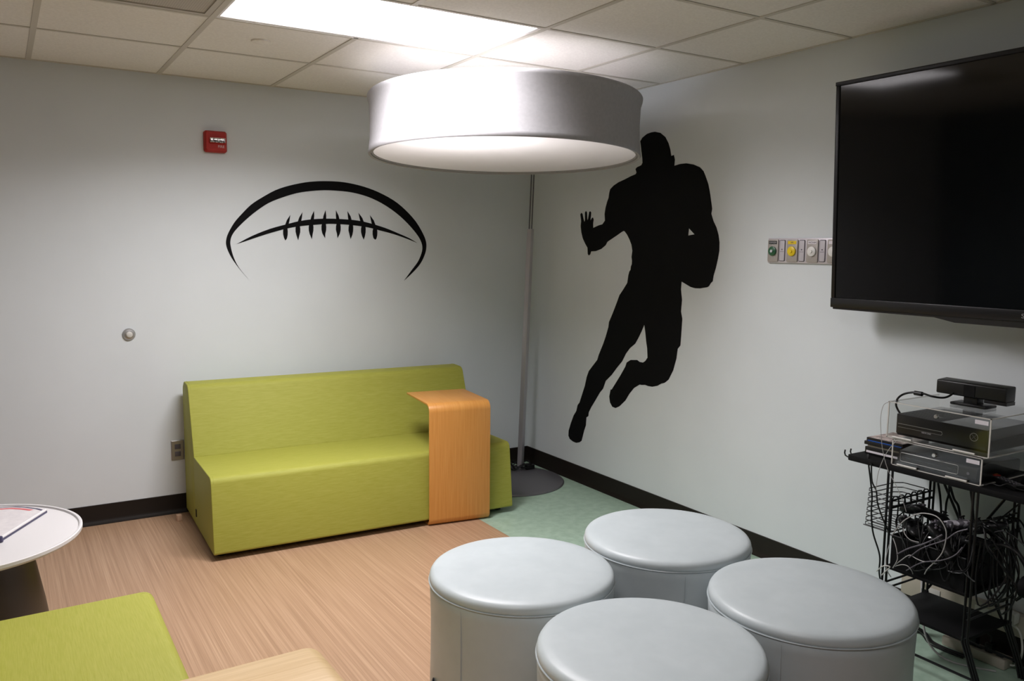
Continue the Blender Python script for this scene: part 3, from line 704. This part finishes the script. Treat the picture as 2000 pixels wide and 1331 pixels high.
# ------------------------------------------------------------------ black wire game cart
FX, BX, NY, FY = -.40, -.125, -3.434, -3.116      # front / back posts (x), near / far end frames (y)
cart = thing('game_cart', 'black metal cart with three shelves of gaming gear by the wall', 'cart', (-.26, -3.275, 0))
sh = [(-.405, -3.62), (-.405, -2.93), (-.055, -2.93), (-.055, -3.62)]
wbuild(MB().prism(rounded(sh, .012, 3), .721, .743, 'z'), 'top_shelf', 'black_matte', cart, bevel=.002)
for z, nm in ((.345, 'middle_shelf'), (.183, 'lower_shelf')):
    wbuild(MB().box(FX, BX, NY, FY, z, z + .012), nm, 'black_matte', cart, bevel=.002)
for x in (FX, BX):
    for y, s in ((NY, -1), (FY, 1)):
        b = MB()
        for d in (-.008, .008):
            b.tube([(x, y + d, .19), (x, y + d, .722)], .0045, 8)
        wbuild(b, 'post', 'black_metal', cart)
        b = MB()
        for d in (-.010, 0, .010):
            b.tube([(x, y + d, .20), (x, y + d, .185), (x, y + d + s * .052, .05), (x, y + d + s * .064, .004)], .0045, 8)
        wbuild(b, 'leg', 'black_metal', cart)
for x in (FX, BX):
    wbuild(MB().tube([(x, NY - .045, .062), (x, FY + .045, .062)], .005, 8), 'base_rail', 'black_metal', cart)
for y in (NY, FY):
    for z, r in ((.576, .0055), (.603, .0035)):
        wbuild(MB().tube([(FX, y, z), (BX, y, z)], r, 8), 'end_rail', 'black_metal', cart)
    for z in (.262, .288):
        wbuild(MB().tube([(FX, y, z), (BX, y, z)], .004, 8), 'end_rail', 'black_metal', cart)
wbuild(MB().tube([(BX + .006, FY, .72), (BX + .006, NY, .15)], .005, 8), 'cross_brace', 'black_metal', cart)
wbuild(MB().tube([(BX + .014, NY, .72), (BX + .014, FY, .20)], .005, 8), 'cross_brace', 'black_metal', cart)
for x in (-.398, -.362):
    wbuild(MB().tube([(x, -2.935, .730), (x, -2.918, .735), (x, -2.914, .745), (x, -2.916, .757)], .0028, 6), 'corner_hook', 'black_metal', cart)
for k in range(4):
    x = FX + .05 + k * .06
    wbuild(MB().tube([(x, NY + .006, .565), (x, NY, .609), (x, NY - .010, .602), (x, NY - .018, .560), (x, NY - .034, .552), (x, NY - .040, .568)], .003, 6), 'rail_hook', 'black_metal', cart)

# wire basket hanging on the far end rail
bk = thing('wire_basket', 'black wire letter basket hung on the end of the cart', 'basket', (-.255, -3.06, .46))
x0, x1, y0, y1 = -.365, -.145, -3.098, -2.992
for k in range(8):
    z = .475 + k * .0195
    e = .012 - .0012 * k
    wbuild(MB().tube([(x0, y0, z), (x0 + .0, y1 - .02 + e, z), (x0 + .03, y1 + e, z), (x1 - .03, y1 + e, z), (x1, y1 - .02 + e, z), (x1, y0, z)], .0021, 6), 'level_wire', 'black_metal', bk)
for k in range(9):
    x = x0 + (x1 - x0) * k / 8
    wbuild(MB().tube([(x, y0, .472), (x, y1, .472)], .0021, 6), 'floor_wire', 'black_metal', bk)
for k in range(6):
    x = x0 + .012 + (x1 - x0 - .024) * k / 5
    wbuild(MB().tube([(x, y0, .47), (x, y0 - .002, .600), (x, y0 - .008, .6115), (x, y0 - .018, .614), (x, y0 - .026, .608), (x, y0 - .030, .585)], .0030, 6), 'hook_wire', 'black_metal', bk)
wbuild(MB().tube([(x0, y0, .60), (x0, y0, .47), (x1, y0, .47), (x1, y0, .60)], .003, 6), 'rim_wire', 'black_metal', bk)

# ------------------------------------------------------------------ consoles in locked clear cases
def clear_case(label, yl, yr, z0, z1, xf, xb, group):
    t = thing('acrylic_case', label, 'display case', ((xf + xb) / 2, (yl + yr) / 2, z0), 0, group)
    th = .0045
    wbuild(MB().box(xf, xf + th, yr, yl, z0, z1), 'front_door', 'acrylic', t)
    wbuild(MB().box(xf + th, xb, yl - th, yl, z0, z1), 'side_panel', 'acrylic', t)
    wbuild(MB().box(xf + th, xb, yr, yr + th, z0, z1), 'side_panel', 'acrylic', t)
    wbuild(MB().box(xf, xb, yr, yl, z1, z1 + th), 'top_panel', 'acrylic', t)
    # polished edges catch the light
    e = .0022
    for (a, c) in (((xf, yl, z0), (xf, yl, z1)), ((xf, yr, z0), (xf, yr, z1)), ((xf, yl, z1), (xf, yr, z1)), ((xf, yr, z1), (xb, yr, z1)), ((xf, yl, z1), (xb, yl, z1)), ((xf, yl, z0), (xf, yr, z0)), ((xf, yr, z0), (xb, yr, z0)), ((xb, yr, z0), (xb, yr, z1))):
        wbuild(MB().box(min(a[0], c[0]) - e, max(a[0], c[0]) + e * .4, min(a[1], c[1]) - e, max(a[1], c[1]) + e, min(a[2], c[2]) - e * .3, max(a[2], c[2]) + e), 'polished_edge', 'clear_edge', t)
    for yc in (yl - .062, yr + .082):
        h = wbuild(MB().box(xf - .004, xf - .0005, yc - .038, yc + .038, z0 + .001, z0 + .020), 'hinge', 'acrylic', t)
        wbuild(MB().tube([(xf - .005, yc - .038, z0 + .006), (xf - .005, yc + .038, z0 + .006)], .0035, 8), 'hinge_pin', 'clear_edge', h)
    yc = (yl + yr) / 2
    lk = right_wall_lathe([(.008, 0), (.008, .008), (.006, .011)], yc, z1 - .022, xf, 20)
    wbuild(lk, 'lock', 'chrome', t)
    wbuild(MB().box(xf + .004, xf + .022, yc - .012, yc + .012, z1 - .026, z1 - .004), 'lock_block', 'acrylic', t)
    s = wbuild(MB().box(xf - .0012, xf - .0002, yr + .008, yr + .053, z1 - .022, z1 - .008), 'sticker', 'label_white', t)
    for k in range(3):
        wbuild(MB().box(xf - .0016, xf - .0012, yr + .013, yr + .048, z1 - .020 + k * .004, z1 - .0194 + k * .004), 'print_line', 'gas_slide', s)
    return t
clear_case('lower clear acrylic lock box on the cart, holding the slimmer console', -3.117, -3.446, .745, .838, FX + .002, -.085, 'clear console cases')
clear_case('upper clear acrylic lock box holding the big black console', -3.094, -3.468, .8455, .978, FX - .002, -.085, 'clear console cases')
# upper console
t = thing('game_console', 'large black game console with round power badge in the upper clear case', 'console', (-.24, -3.285, .852))
wbuild(MB().prism(rounded([(-.385, .866), (-.375, .856), (-.105, .856), (-.105, .935), (-.385, .935)], .003, 2), -3.450, -3.117, 'y'), 'body', 'console_black', t, bevel=.002)
wbuild(MB().box(-.386, -.105, -3.285, -3.118, .9352, .9362), 'vent_lid', 'console_top', t)
wbuild(MB().box(-.386, -.105, -3.449, -3.287, .9352, .9358), 'gloss_lid', 'black_gloss', t)
for k in range(12):
    wbuild(MB().box(-.37 + k * .021, -.36 + k * .021, -3.275, -3.13, .9362, .9368), 'vent_slat', 'black', t)
wbuild(MB().box(-.3862, -.3848, -3.292, -3.124, .900, .9016), 'slot_line', 'silver_line', t)
wbuild(MB().box(-.3862, -.3848, -3.292, -3.124, .888, .8888), 'slot_line', 'silver_line', t)
wbuild(MB().tube([(-.386, -3.288, .9008), (-.386, -3.2925, .899), (-.386, -3.294, .8945), (-.386, -3.2925, .890), (-.386, -3.288, .8884)], .0008, 6), 'slot_end', 'silver_line', t)
rg = [(-.3866, -3.406 + .0135 * math.cos(2 * math.pi * k / 32), .905 + .0135 * math.sin(2 * math.pi * k / 32)) for k in range(32)]
bd = wbuild(MB().tube(rg, .0010, 6, 0, True), 'power_badge', 'silver_line', t)
for s in (-1, 1):
    wbuild(MB().tube([(-.3864, -3.406 - s * .008, .913), (-.3864, -3.406, .9055), (-.3864, -3.406 + s * .008, .897)], .0007, 6, 4), 'badge_cross', 'gas_dark', bd)
text('console_lettering', 'XBOX ONE', .007, 'gas_slide', t, frame_matrix((-.3862 + .24, -3.235 + 3.285, .884 - .852), (0, -1, 0), (0, 0, 1)), .0002)
wbuild(MB().box(-.36, -.13, -3.454, -3.450, .861, .898), 'side_grille', 'black_matte', t)
# lower console
t = thing('game_console', 'slim black game console with a silver-lined slot in the lower clear case', 'console', (-.24, -3.275, .745))
prof = rounded([(-.385, .750), (-.105, .750), (-.105, .800), (-.30, .812), (-.385, .800)], [.012, .006, .012, .2, .016], 5)
wbuild(MB().prism(prof, -3.425, -3.132, 'y'), 'body', 'console_black', t, bevel=.004)
sl = [(y, z) for y, z in rounded([(-3.142, .763), (-3.142, .795), (-3.36, .795), (-3.36, .763)], .006, 4)]
wbuild(MB().tube([(-.387, y, z) for y, z in sl], .0010, 6, 0, True), 'slot_trim', 'silver_line', t)
wbuild(MB().box(-.3875, -.386, -3.352, -3.150, .778, .7805), 'disc_slot', 'black_gloss', t)
wbuild(right_wall_lathe([(.005, 0), (.005, .0015)], -3.395, .775, -.386, 20), 'power_button', 'gas_dark', t)
# motion camera bar on top
CT = .983
t = thing('motion_camera', 'black bar-shaped motion camera standing on the clear cases', 'camera', (-.225, -3.31, CT))
wbuild(MB().prism(rounded([(-.262, 1.016), (-.262, 1.066), (-.198, 1.070), (-.198, 1.016)], .006, 3), -3.437, -3.187, 'y'), 'sensor_bar', 'kinect_black', t, bevel=.003)
wbuild(MB().box(-.252, -.208, -3.335, -3.285, CT + .008, 1.018), 'neck', 'kinect_black', t, bevel=.002)
wbuild(MB().box(-.268, -.195, -3.375, -3.245, CT, CT + .010), 'foot', 'kinect_black', t, bevel=.003)
wbuild(MB().box(-.2635, -.2618, -3.330, -3.290, 1.020, 1.060), 'rear_grille', 'black_matte', t)
wbuild(MB().box(-.255, -.20, -3.438, -3.36, 1.004, 1.0165), 'under_lens', 'black_gloss', t)

# media boxes at the far end of the top shelf
t = thing('media_player', 'flat black media box with a white label strip, lowest in the stack', 'media box', (-.25, -3.03, .743))
wbuild(MB().box(-.335, -.17, -3.108, -2.958, .744, .774), 'body', 'black', t, bevel=.002)
wbuild(MB().box(-.3362, -.335, -3.098, -2.965, .752, .760), 'label_strip', 'label_white', t)
t = obuild(MB().box(-.33, -.175, -3.106, -2.966, .7745, .7815), 'paper_sleeve', 'beige_plastic', (-.25, -3.03, .7745)); tag(t, 'beige card sleeve between the black media box and the blue game case', 'sleeve')
t = thing('game_case', 'black game case directly under the printed one', 'game case', (-.25, -3.03, .782))
wbuild(MB().box(-.338, -.165, -3.112, -2.955, .782, .796), 'shell', 'black', t, bevel=.002)
t = thing('game_case', 'game case with a blue stripe and printed cover, top of the stack', 'game case', (-.25, -3.03, .7965))
wbuild(MB().box(-.334, -.165, -3.115, -2.962, .7965, .811), 'shell', 'black', t, bevel=.002)
wbuild(MB().box(-.3346, -.333, -3.110, -2.968, .7975, .801), 'blue_stripe', 'blue_plastic', t)
wbuild(MB().box(-.330, -.168, -3.112, -2.966, .811, .8118), 'cover_print', 'cover_print', t)

# remote control and small black things at the near end of the top shelf
t = thing('remote_control', 'black remote control with red and orange buttons on the cart top', 'remote', (-.30, -3.478, .744), math.radians(62))
MB().prism(rounded([(-.075, -.020), (.075, -.020), (.075, .020), (-.075, .020)], .008, 4), 0, .018, 'z').build('body', 'black', t, bevel=.003)
for i in range(5):
    for j in range(3):
        MB().lathe([(.0035, .018), (.003, .0205)], 10, (-.055 + i * .020, -.010 + j * .010, 0)).build('key', 'gas_dark', t)
for k, (x, m_) in enumerate(((.050, 'red_button'), (.062, 'orange_plastic'))):
    MB().box(x - .005, x + .005, -.012, .012, .018, .0215).build('key', m_, t, bevel=.001)
t = thing('computer_mouse', 'black domed mouse on the near end of the cart top', 'mouse', (-.20, -3.515, .744), math.radians(200))
b = MB()
rows, cols = 8, 24
for i in range(rows + 1):
    f_ = i / rows * math.pi / 2
    for j in range(cols):
        a = 2 * math.pi * j / cols
        b.v.append((.058 * math.cos(a) * math.cos(f_), .034 * math.sin(a) * math.cos(f_), .036 * math.sin(f_)))
for i in range(rows):
    for j in range(cols): b.f.append((i * cols + j, i * cols + (j + 1) % cols, (i + 1) * cols + (j + 1) % cols, (i + 1) * cols + j))
b.f.append(tuple(reversed(range(cols))))
b.build('shell', 'black', t)
MB().lathe([(.004, -.004), (.004, .004)], 12, (0, 0, 0)).build('scroll_wheel', 'gas_dark', t, loc=(.032, 0, .028)).rotation_euler = (math.pi / 2, 0, 0)

# ------------------------------------------------------------------ bin of controllers on the middle shelf
t = thing('storage_bin', 'black open bin of game controllers on the middle cart shelf', 'bin', (-.27, -3.275, .357))
bx0, bx1, by0, by1, bz0, bz1 = -.398, -.145, -3.415, -3.135, .357, .478
wbuild(MB().box(bx0, bx1, by0, by1, bz0, bz0 + .006), 'floor_panel', 'black_matte', t)
wbuild(MB().box(bx0, bx0 + .006, by0, by1, bz0 + .006, bz1), 'bin_wall', 'black_matte', t)
wbuild(MB().box(bx1 - .006, bx1, by0, by1, bz0 + .006, bz1), 'bin_wall', 'black_matte', t)
wbuild(MB().box(bx0 + .006, bx1 - .006, by0, by0 + .006, bz0 + .006, bz1), 'bin_wall', 'black_matte', t)
wbuild(MB().box(bx0 + .006, bx1 - .006, by1 - .006, by1, bz0 + .006, bz1), 'bin_wall', 'black_matte', t)
wbuild(MB().tube([(bx0, by0, bz1), (bx0, by1, bz1), (bx1, by1, bz1), (bx1, by0, bz1)], .004, 6, 0, True), 'bin_rim', 'black', t)

def pad_mesh():
    bm = bmesh.new()
    def ell(c, r, rot=0.0, tilt=0.0):
        M = Matrix.Translation(c) @ Matrix.Rotation(rot, 4, 'Z') @ Matrix.Rotation(tilt, 4, 'X') @ Matrix.Diagonal((*r, 1))
        bmesh.ops.create_icosphere(bm, subdivisions=3, radius=1, matrix=M)
    ell((0, .008, 0), (.055, .034, .019)); ell((-.042, .010, 0), (.034, .032, .019)); ell((.042, .010, 0), (.034, .032, .019))
    ell((-.058, -.028, -.006), (.020, .046, .018), -.35, .15); ell((.058, -.028, -.006), (.020, .046, .018), .35, .15)
    ell((-.045, .034, -.002), (.026, .012, .012)); ell((.045, .034, -.002), (.026, .012, .012))
    me = bpy.data.meshes.new('controller_src'); bm.to_mesh(me); bm.free()
    o = bpy.data.objects.new('controller_src', me); COL.objects.link(o)
    md = o.modifiers.new('r', 'REMESH'); md.mode = 'VOXEL'; md.voxel_size = .0045; md.use_smooth_shade = True
    sm = o.modifiers.new('s', 'SMOOTH'); sm.iterations = 4
    bpy.context.view_layer.update()
    out = bpy.data.meshes.new_from_object(o.evaluated_get(bpy.context.evaluated_depsgraph_get()))
    bpy.data.objects.remove(o); bpy.data.meshes.remove(me)
    out.polygons.foreach_set('use_smooth', [True] * len(out.polygons))
    return out
PAD = pad_mesh()
def pad_part(parent, b, name, m_): return b.build(name, m_, parent)
def make_pad(label, loc, rot, material):
    t = thing('game_controller', label, 'controller', loc, 0, 'controllers heaped in the bin'); t.rotation_euler = rot
    me = PAD.copy(); me.materials.clear(); me.materials.append(MATS[material])
    o = bpy.data.objects.new('shell', me); COL.objects.link(o); o.parent = t
    for (x, y) in ((-.046, .020), (.024, -.008)):
        pad_part(t, MB().lathe([(.006, .014), (.005, .024), (.0095, .026), (.0095, .029), (.006, .028)], 16, (x, y, 0)), 'thumbstick', 'black')
    pad_part(t, MB().box(-.032, -.016, -.0115, -.0055, .014, .021).box(-.027, -.021, -.0165, -.0005, .014, .0208), 'direction_pad', 'black')
    for (x, y) in ((.047, .030), (.047, .010), (.037, .020), (.057, .020)):
        pad_part(t, MB().lathe([(.0045, .013), (.0045, .020), (.003, .021)], 12, (x, y, 0)), 'button', 'gas_dark')
    return t
make_pad('black game controller at the far end of the heap in the bin', (-.330, -3.185, .508), (.25, -.15, 1.0), 'black')
make_pad('black game controller lying flat in the front middle of the bin', (-.335, -3.275, .505), (-.30, .1, 1.75), 'black_gloss')
make_pad('grey camouflage game controller on top of the heap in the bin', (-.265, -3.275, .532), (.5, .2, 2.3), 'camo')
make_pad('black game controller at the near front corner of the heap', (-.325, -3.365, .512), (.2, .3, 1.3), 'black')
make_pad('black game controller at the back of the heap under the cart top', (-.205, -3.205, .522), (.35, .2, .5), 'black')
make_pad('black game controller standing on edge at the near back of the heap', (-.215, -3.345, .535), (1.0, .2, 2.0), 'black_gloss')

make_pad('black game controller on top of the heap next to the wire basket', (-.262, -3.190, .553), (.3, -.4, 2.6), 'black')
make_pad('black game controller on top of the heap at the near end, tipped to the rail', (-.262, -3.385, .562), (-.4, .3, .7), 'black')
make_pad('black game controller hanging over the front rim near the bin middle', (-.378, -3.330, .512), (.1, -.75, 1.45), 'black')

# headset hanging from the near end rail
t = thing('headset', 'black headset hanging off the near end rail of the cart', 'headset', (-.335, -3.51, .47))
hb = [(0, .075 * math.cos(a), .075 * math.sin(a)) for a in [math.pi * k / 14 for k in range(15)]]
MB().tube([(0, hb[0][1] + .004, -.02)] + hb + [(0, hb[-1][1] - .004, -.02)], .007, 8).build('headband', 'black', t)
for s in (-1, 1):
    b = MB().lathe([(.010, -.022), (.030, -.020), (.036, -.010), (.036, .008), (.028, .014), (.012, .010)], 28)
    b.v = [(v[0], s * (.072 - v[2] * .9), v[1] - .045) for v in b.v]
    b.build('ear_cup', 'black_matte', t)

# ------------------------------------------------------------------ cables
CAB = {
    'blackL1': [(-0.36, -2.99, 0.75), (-0.4, -3.022, 0.728), (-0.37, -3.024, 0.603), (-0.37, -3.026, 0.533), (-0.37, -3.038, 0.455), (-0.37, -3.072, 0.374), (-0.36, -3.068, 0.303), (-0.34, -3.07, 0.234)],
    'blackL2': [(-0.41, -3.041, 0.734), (-0.41, -3.048, 0.666), (-0.41, -3.068, 0.633), (-0.41, -3.077, 0.586), (-0.41, -3.1, 0.538), (-0.41, -3.118, 0.508), (-0.38, -3.116, 0.47)],
    'thin1': [(-0.38, -3.097, 0.975), (-0.4, -3.073, 0.965), (-0.42, -3.075, 0.919), (-0.42, -3.081, 0.852), (-0.42, -3.094, 0.786), (-0.42, -3.119, 0.724), (-0.42, -3.149, 0.683), (-0.42, -3.181, 0.633), (-0.42, -3.2, 0.59)],
    'thin2': [(-0.41, -3.14, 0.843), (-0.42, -3.114, 0.8), (-0.42, -3.09, 0.746), (-0.42, -3.077, 0.694), (-0.42, -3.074, 0.634)],
    'loop1': [(-0.42, -3.15, 0.486), (-0.425, -3.192, 0.55), (-0.425, -3.233, 0.587), (-0.425, -3.271, 0.605), (-0.425, -3.319, 0.606), (-0.425, -3.349, 0.578), (-0.425, -3.357, 0.543), (-0.425, -3.348, 0.488), (-0.425, -3.326, 0.448), (-0.42, -3.295, 0.406), (-0.41, -3.279, 0.379)],
    'loop2': [(-0.42, -3.192, 0.526), (-0.425, -3.205, 0.506), (-0.425, -3.226, 0.493), (-0.42, -3.256, 0.492)],
    'loop3': [(-0.42, -3.155, 0.476), (-0.425, -3.172, 0.451), (-0.425, -3.181, 0.411), (-0.425, -3.176, 0.389), (-0.42, -3.162, 0.364)],
    'loop4': [(-0.42, -3.166, 0.373), (-0.425, -3.196, 0.406), (-0.425, -3.226, 0.435), (-0.425, -3.254, 0.431), (-0.425, -3.283, 0.43), (-0.425, -3.315, 0.442)],
    'loop5': [(-0.42, -3.144, 0.453), (-0.425, -3.139, 0.42), (-0.425, -3.135, 0.385), (-0.42, -3.14, 0.346), (-0.41, -3.15, 0.322)],
    'loop6': [(-0.42, -3.164, 0.369), (-0.425, -3.197, 0.389), (-0.425, -3.221, 0.393), (-0.42, -3.235, 0.379), (-0.41, -3.235, 0.364)],
    'loop7': [(-0.425, -3.178, 0.423), (-0.43, -3.225, 0.461), (-0.43, -3.273, 0.491), (-0.43, -3.318, 0.525), (-0.425, -3.342, 0.548)],
    'loop8': [(-0.425, -3.225, 0.425), (-0.43, -3.264, 0.468), (-0.43, -3.301, 0.497), (-0.425, -3.352, 0.531), (-0.42, -3.389, 0.57), (-0.41, -3.421, 0.589)],
    'loop9': [(-0.42, -3.215, 0.372), (-0.425, -3.274, 0.423), (-0.43, -3.351, 0.459), (-0.43, -3.395, 0.492), (-0.42, -3.413, 0.524)],
    'vert1': [(-0.16, -3.159, 0.65), (-0.15, -3.165, 0.597), (-0.15, -3.173, 0.539), (-0.16, -3.181, 0.502)],
    'vert2': [(-0.16, -3.203, 0.649), (-0.15, -3.198, 0.616), (-0.15, -3.191, 0.574), (-0.16, -3.197, 0.511)],
    'vert3': [(-0.16, -3.207, 0.65), (-0.15, -3.219, 0.602), (-0.15, -3.238, 0.577), (-0.17, -3.262, 0.524)],
    'vert4': [(-0.18, -3.296, 0.66), (-0.18, -3.306, 0.61), (-0.19, -3.318, 0.567), (-0.2, -3.326, 0.536)],
    'white1': [(-0.42, -3.097, 0.329), (-0.425, -3.126, 0.36), (-0.425, -3.153, 0.366), (-0.42, -3.134, 0.342), (-0.42, -3.119, 0.321)],
    'right1': [(-0.33, -3.47, 0.579), (-0.33, -3.495, 0.591), (-0.33, -3.524, 0.587), (-0.33, -3.553, 0.573), (-0.33, -3.584, 0.553)],
    'right2': [(-0.33, -3.474, 0.57), (-0.34, -3.509, 0.561), (-0.34, -3.532, 0.547), (-0.34, -3.551, 0.517), (-0.34, -3.563, 0.468), (-0.34, -3.55, 0.41)],
    'right3': [(-0.36, -3.473, 0.568), (-0.37, -3.507, 0.535), (-0.37, -3.531, 0.499), (-0.36, -3.541, 0.447), (-0.35, -3.524, 0.385), (-0.33, -3.5, 0.335), (-0.3, -3.496, 0.289), (-0.25, -3.487, 0.284)],
    'right4': [(-0.38, -3.468, 0.552), (-0.39, -3.51, 0.514), (-0.38, -3.542, 0.469), (-0.37, -3.573, 0.425), (-0.36, -3.557, 0.354), (-0.3, -3.504, 0.293)],
    'right5': [(-0.2, -3.477, 0.66), (-0.22, -3.447, 0.618), (-0.25, -3.43, 0.587), (-0.3, -3.432, 0.563)],
    'top1': [(-0.38, -3.447, 0.747), (-0.37, -3.47, 0.756), (-0.37, -3.494, 0.754), (-0.36, -3.514, 0.764), (-0.35, -3.538, 0.753), (-0.34, -3.566, 0.75)],
    'kin': [(-0.24, -3.257, 1.053), (-0.26, -3.252, 1.024), (-0.29, -3.238, 1.007), (-0.32, -3.211, 1.009), (-0.33, -3.18, 1.016), (-0.33, -3.144, 1.015), (-0.34, -3.112, 1.005), (-0.36, -3.101, 0.989), (-0.37, -3.101, 0.967), (-0.36, -3.102, 0.947), (-0.33, -3.094, 0.927)],
}
def cable(key, label, r, m_, name='cable', sub=6):
    pts = CAB[key] if isinstance(key, str) else key
    zmin = min(p[2] for p in pts); c = (pts[0][0], pts[0][1], zmin)
    o = obuild(MB().tube(pts, r, 7, sub), name, m_, c)
    return tag(o, label, 'cable')
cable('blackL1', 'black cable hanging down the wall side left of the cart', .0032, 'black')
cable('blackL2', 'black cable dropping from the cart top past the wire basket', .0030, 'black')
cable('thin1', 'thin clear tether running down from the upper case', .0011, 'grey_cable')
cable('thin2', 'thin clear tether running down from the lower case', .0012, 'grey_cable')
cable('loop1', 'pale grey cord in a big loop over the front of the bin', .0020, 'grey_cable')
cable('loop2', 'pale grey cord hanging in a short curve over the far controller', .0016, 'grey_cable')
cable('loop3', 'pale grey cord running down the far front corner of the bin', .0018, 'grey_cable')
cable('loop4', 'pale grey cord rising in a wave across the front of the bin', .0018, 'grey_cable')
cable('loop5', 'pale grey cord tangled round the far front cart post', .0018, 'grey_cable')
cable('loop6', 'pale grey cord arching low at the foot of the bin', .0016, 'grey_cable')
cable('loop7', 'dark grey thick cord slanting up across the bin front', .0030, 'gas_dark')
cable('loop8', 'dark grey cord slanting up across the bin to the near post', .0024, 'gas_dark')
cable('loop9', 'dark cord sagging across the lower bin front', .0022, 'gas_dark')
cable('vert1', 'black lead hanging behind the cart nearest the basket', .0042, 'black')
cable('vert2', 'black lead hanging straight behind the cart, second from the basket', .0040, 'black')
cable('vert3', 'black lead bowing outward behind the cart, third from the basket', .0048, 'black')
cable('vert4', 'black lead hanging just behind the near front post', .0042, 'black')
cable('white1', 'white knotted cord at the far foot of the bin', .0022, 'white_plastic')
cable('right1', 'black cord arching off the near end rail to the right', .0024, 'black')
cable('right2', 'black cord looping down from the near end rail', .0026, 'black')
cable('right3', 'black cord hanging lowest from the near end of the bin', .0028, 'black')
cable('right4', 'black cord in a wide bow at the near end of the cart', .0028, 'black')
cable('right5', 'black lead slanting from the cart top corner to the near rail', .0030, 'black')
cable('top1', 'black cord lying along the near front edge of the cart top', .0022, 'black')
kc = thing('camera_cable', 'thick black camera cable with a ferrite bead on the clear case', 'cable', CAB['kin'][0])
wbuild(MB().tube(CAB['kin'], .0038, 8, 6), 'lead', 'black', kc)
fb = MB().lathe([(.006, -.017), (.0085, -.015), (.0085, .015), (.006, .017)], 16)
fb.v = [(-.33 + v[0], -3.1615 + v[2], 1.0135 + v[1]) for v in fb.v]
wbuild(fb, 'ferrite_bead', 'black', kc)

# power strips, adapters and cords behind / under the cart
t = thing('wall_raceway', 'beige plastic surface raceway along the wall behind the cart', 'raceway', (0, -3.25, .113))
wbuild(MB().box(-.042, 0, -3.62, -2.96, .113, .196), 'channel', 'beige_plastic', t, bevel=.004)
for y in (-3.10, -3.30, -3.50):
    wbuild(MB().box(-.0445, -.042, y - .03, y + .03, .130, .180), 'outlet_face', 'white_plastic', t, bevel=.001)
t = thing('power_adapter', 'white plug-in power adapter on the raceway at the cart end', 'adapter', (-.06, -3.41, .165))
wbuild(MB().prism(rounded([(-3.437, .168), (-3.437, .212), (-3.383, .212), (-3.383, .168)], .008, 3), -.085, -.0455, 'x'), 'block', 'white_plastic', t, bevel=.004)
t = thing('power_strip', 'pale plastic power strip on the green floor under the cart', 'power strip', (-.085, -3.32, 0), 0)
wbuild(MB().box(-.115, -.055, -3.43, -3.19, .0, .038), 'body', 'beige_plastic', t, bevel=.005)
for y in (-3.40, -3.36, -3.32, -3.28, -3.24):
    wbuild(MB().box(-.097, -.073, y - .013, y + .013, .038, .0395), 'outlet', 'gas_dark', t)
for k, y in enumerate((-3.36, -3.30)):
    p = thing('power_plug', ('black plug standing in the floor power strip, nearer the frame edge', 'black plug standing in the floor power strip, farther under the cart')[k], 'plug', (-.085, y, .0396))
    MB().box(-.016, .016, -.014, .014, 0, .034).build('body', 'black', p, bevel=.005)
    MB().tube([(0, 0, .03), (0, .0, .06), (-.02, .02, .075), (-.03, .05, .07)], .004, 8, 4).build('lead', 'black', p)
cable([(-.064, -3.41, .165), (-.062, -3.445, .150), (-.065, -3.462, .10), (-.070, -3.462, .05), (-.078, -3.447, .022), (-.085, -3.434, .018)], 'white power cord curving from the adapter down to the floor strip', .0038, 'white_plastic', 'power_cable')
for k, (oy, rr, lab) in enumerate(((0, .0040, 'black cord lying nearest the wall on the floor under the cart'), (.012, .0035, 'black cord lying in the middle on the floor under the cart'), (.026, .0030, 'black cord lying outermost on the floor under the cart'))):
    cable([(-.03 - oy, -2.98, rr), (-.062 - oy, -3.06, rr), (-.088 - oy, -3.11, rr + .003), (-.130 - oy, -3.165, rr + .001), (-.135 - oy, -3.23, rr), (-.128 - oy, -3.30, rr)], lab, rr, 'black', 'floor_cable')
cable([(-.045, -3.05, .20), (-.20, -3.16, .10), (-.23, -3.22, .03), (-.22, -3.30, .004), (-.15, -3.42, .004)], 'pale grey cord trailing under the lower cart shelf', .004, 'grey_cable', 'floor_cable')

# tangles of black cord over the bin and at the near end of the cart: past counting
rng = random.Random(5)
tb = MB()
for k in range(11):
    y = -3.15 - .023 * k
    z = .50 + rng.uniform(-.01, .05)
    tb.tube([(-.30, y + .03, .515 + rng.uniform(0, .05)), (-.385, y + rng.uniform(-.02, .02), z), (-.412, y - rng.uniform(.01, .05), .455 + rng.uniform(-.03, .02)),
             (-.414, y - rng.uniform(.04, .09), .42 + rng.uniform(-.04, .04)), (-.410, max(-3.43, y - rng.uniform(.09, .14)), .46 + rng.uniform(-.02, .03)), (-.36, max(-3.42, y - .12), .52 + rng.uniform(0, .04))], .0024, 6, 5)
o = obuild(tb, 'cable_tangle', 'black', (-.39, -3.28, .40))
tag(o, 'tangle of black controller cords draped over the front of the bin', 'cables', kind='stuff')
tb = MB()
for k in range(9):
    x = -.38 + .028 * k
    tb.tube([(x, -3.40, .56 + rng.uniform(-.02, .03)), (x + rng.uniform(-.02, .02), -3.452, .588 + rng.uniform(0, .02)), (x + rng.uniform(-.03, .03), -3.49, .52 + rng.uniform(-.03, .03)),
             (x + rng.uniform(-.03, .03), -3.50 - rng.uniform(0, .05), .43 + rng.uniform(-.04, .04)), (x + rng.uniform(-.03, .03), -3.48, .34 + rng.uniform(-.04, .04)), (x + rng.uniform(-.03, .03), -3.455, .42), (x, -3.452, .55)], .0031, 6, 5)
o = obuild(tb, 'cable_tangle', 'black', (-.27, -3.48, .32))
tag(o, 'tangle of black cords bundled on the near end rail of the cart', 'cables', kind='stuff')
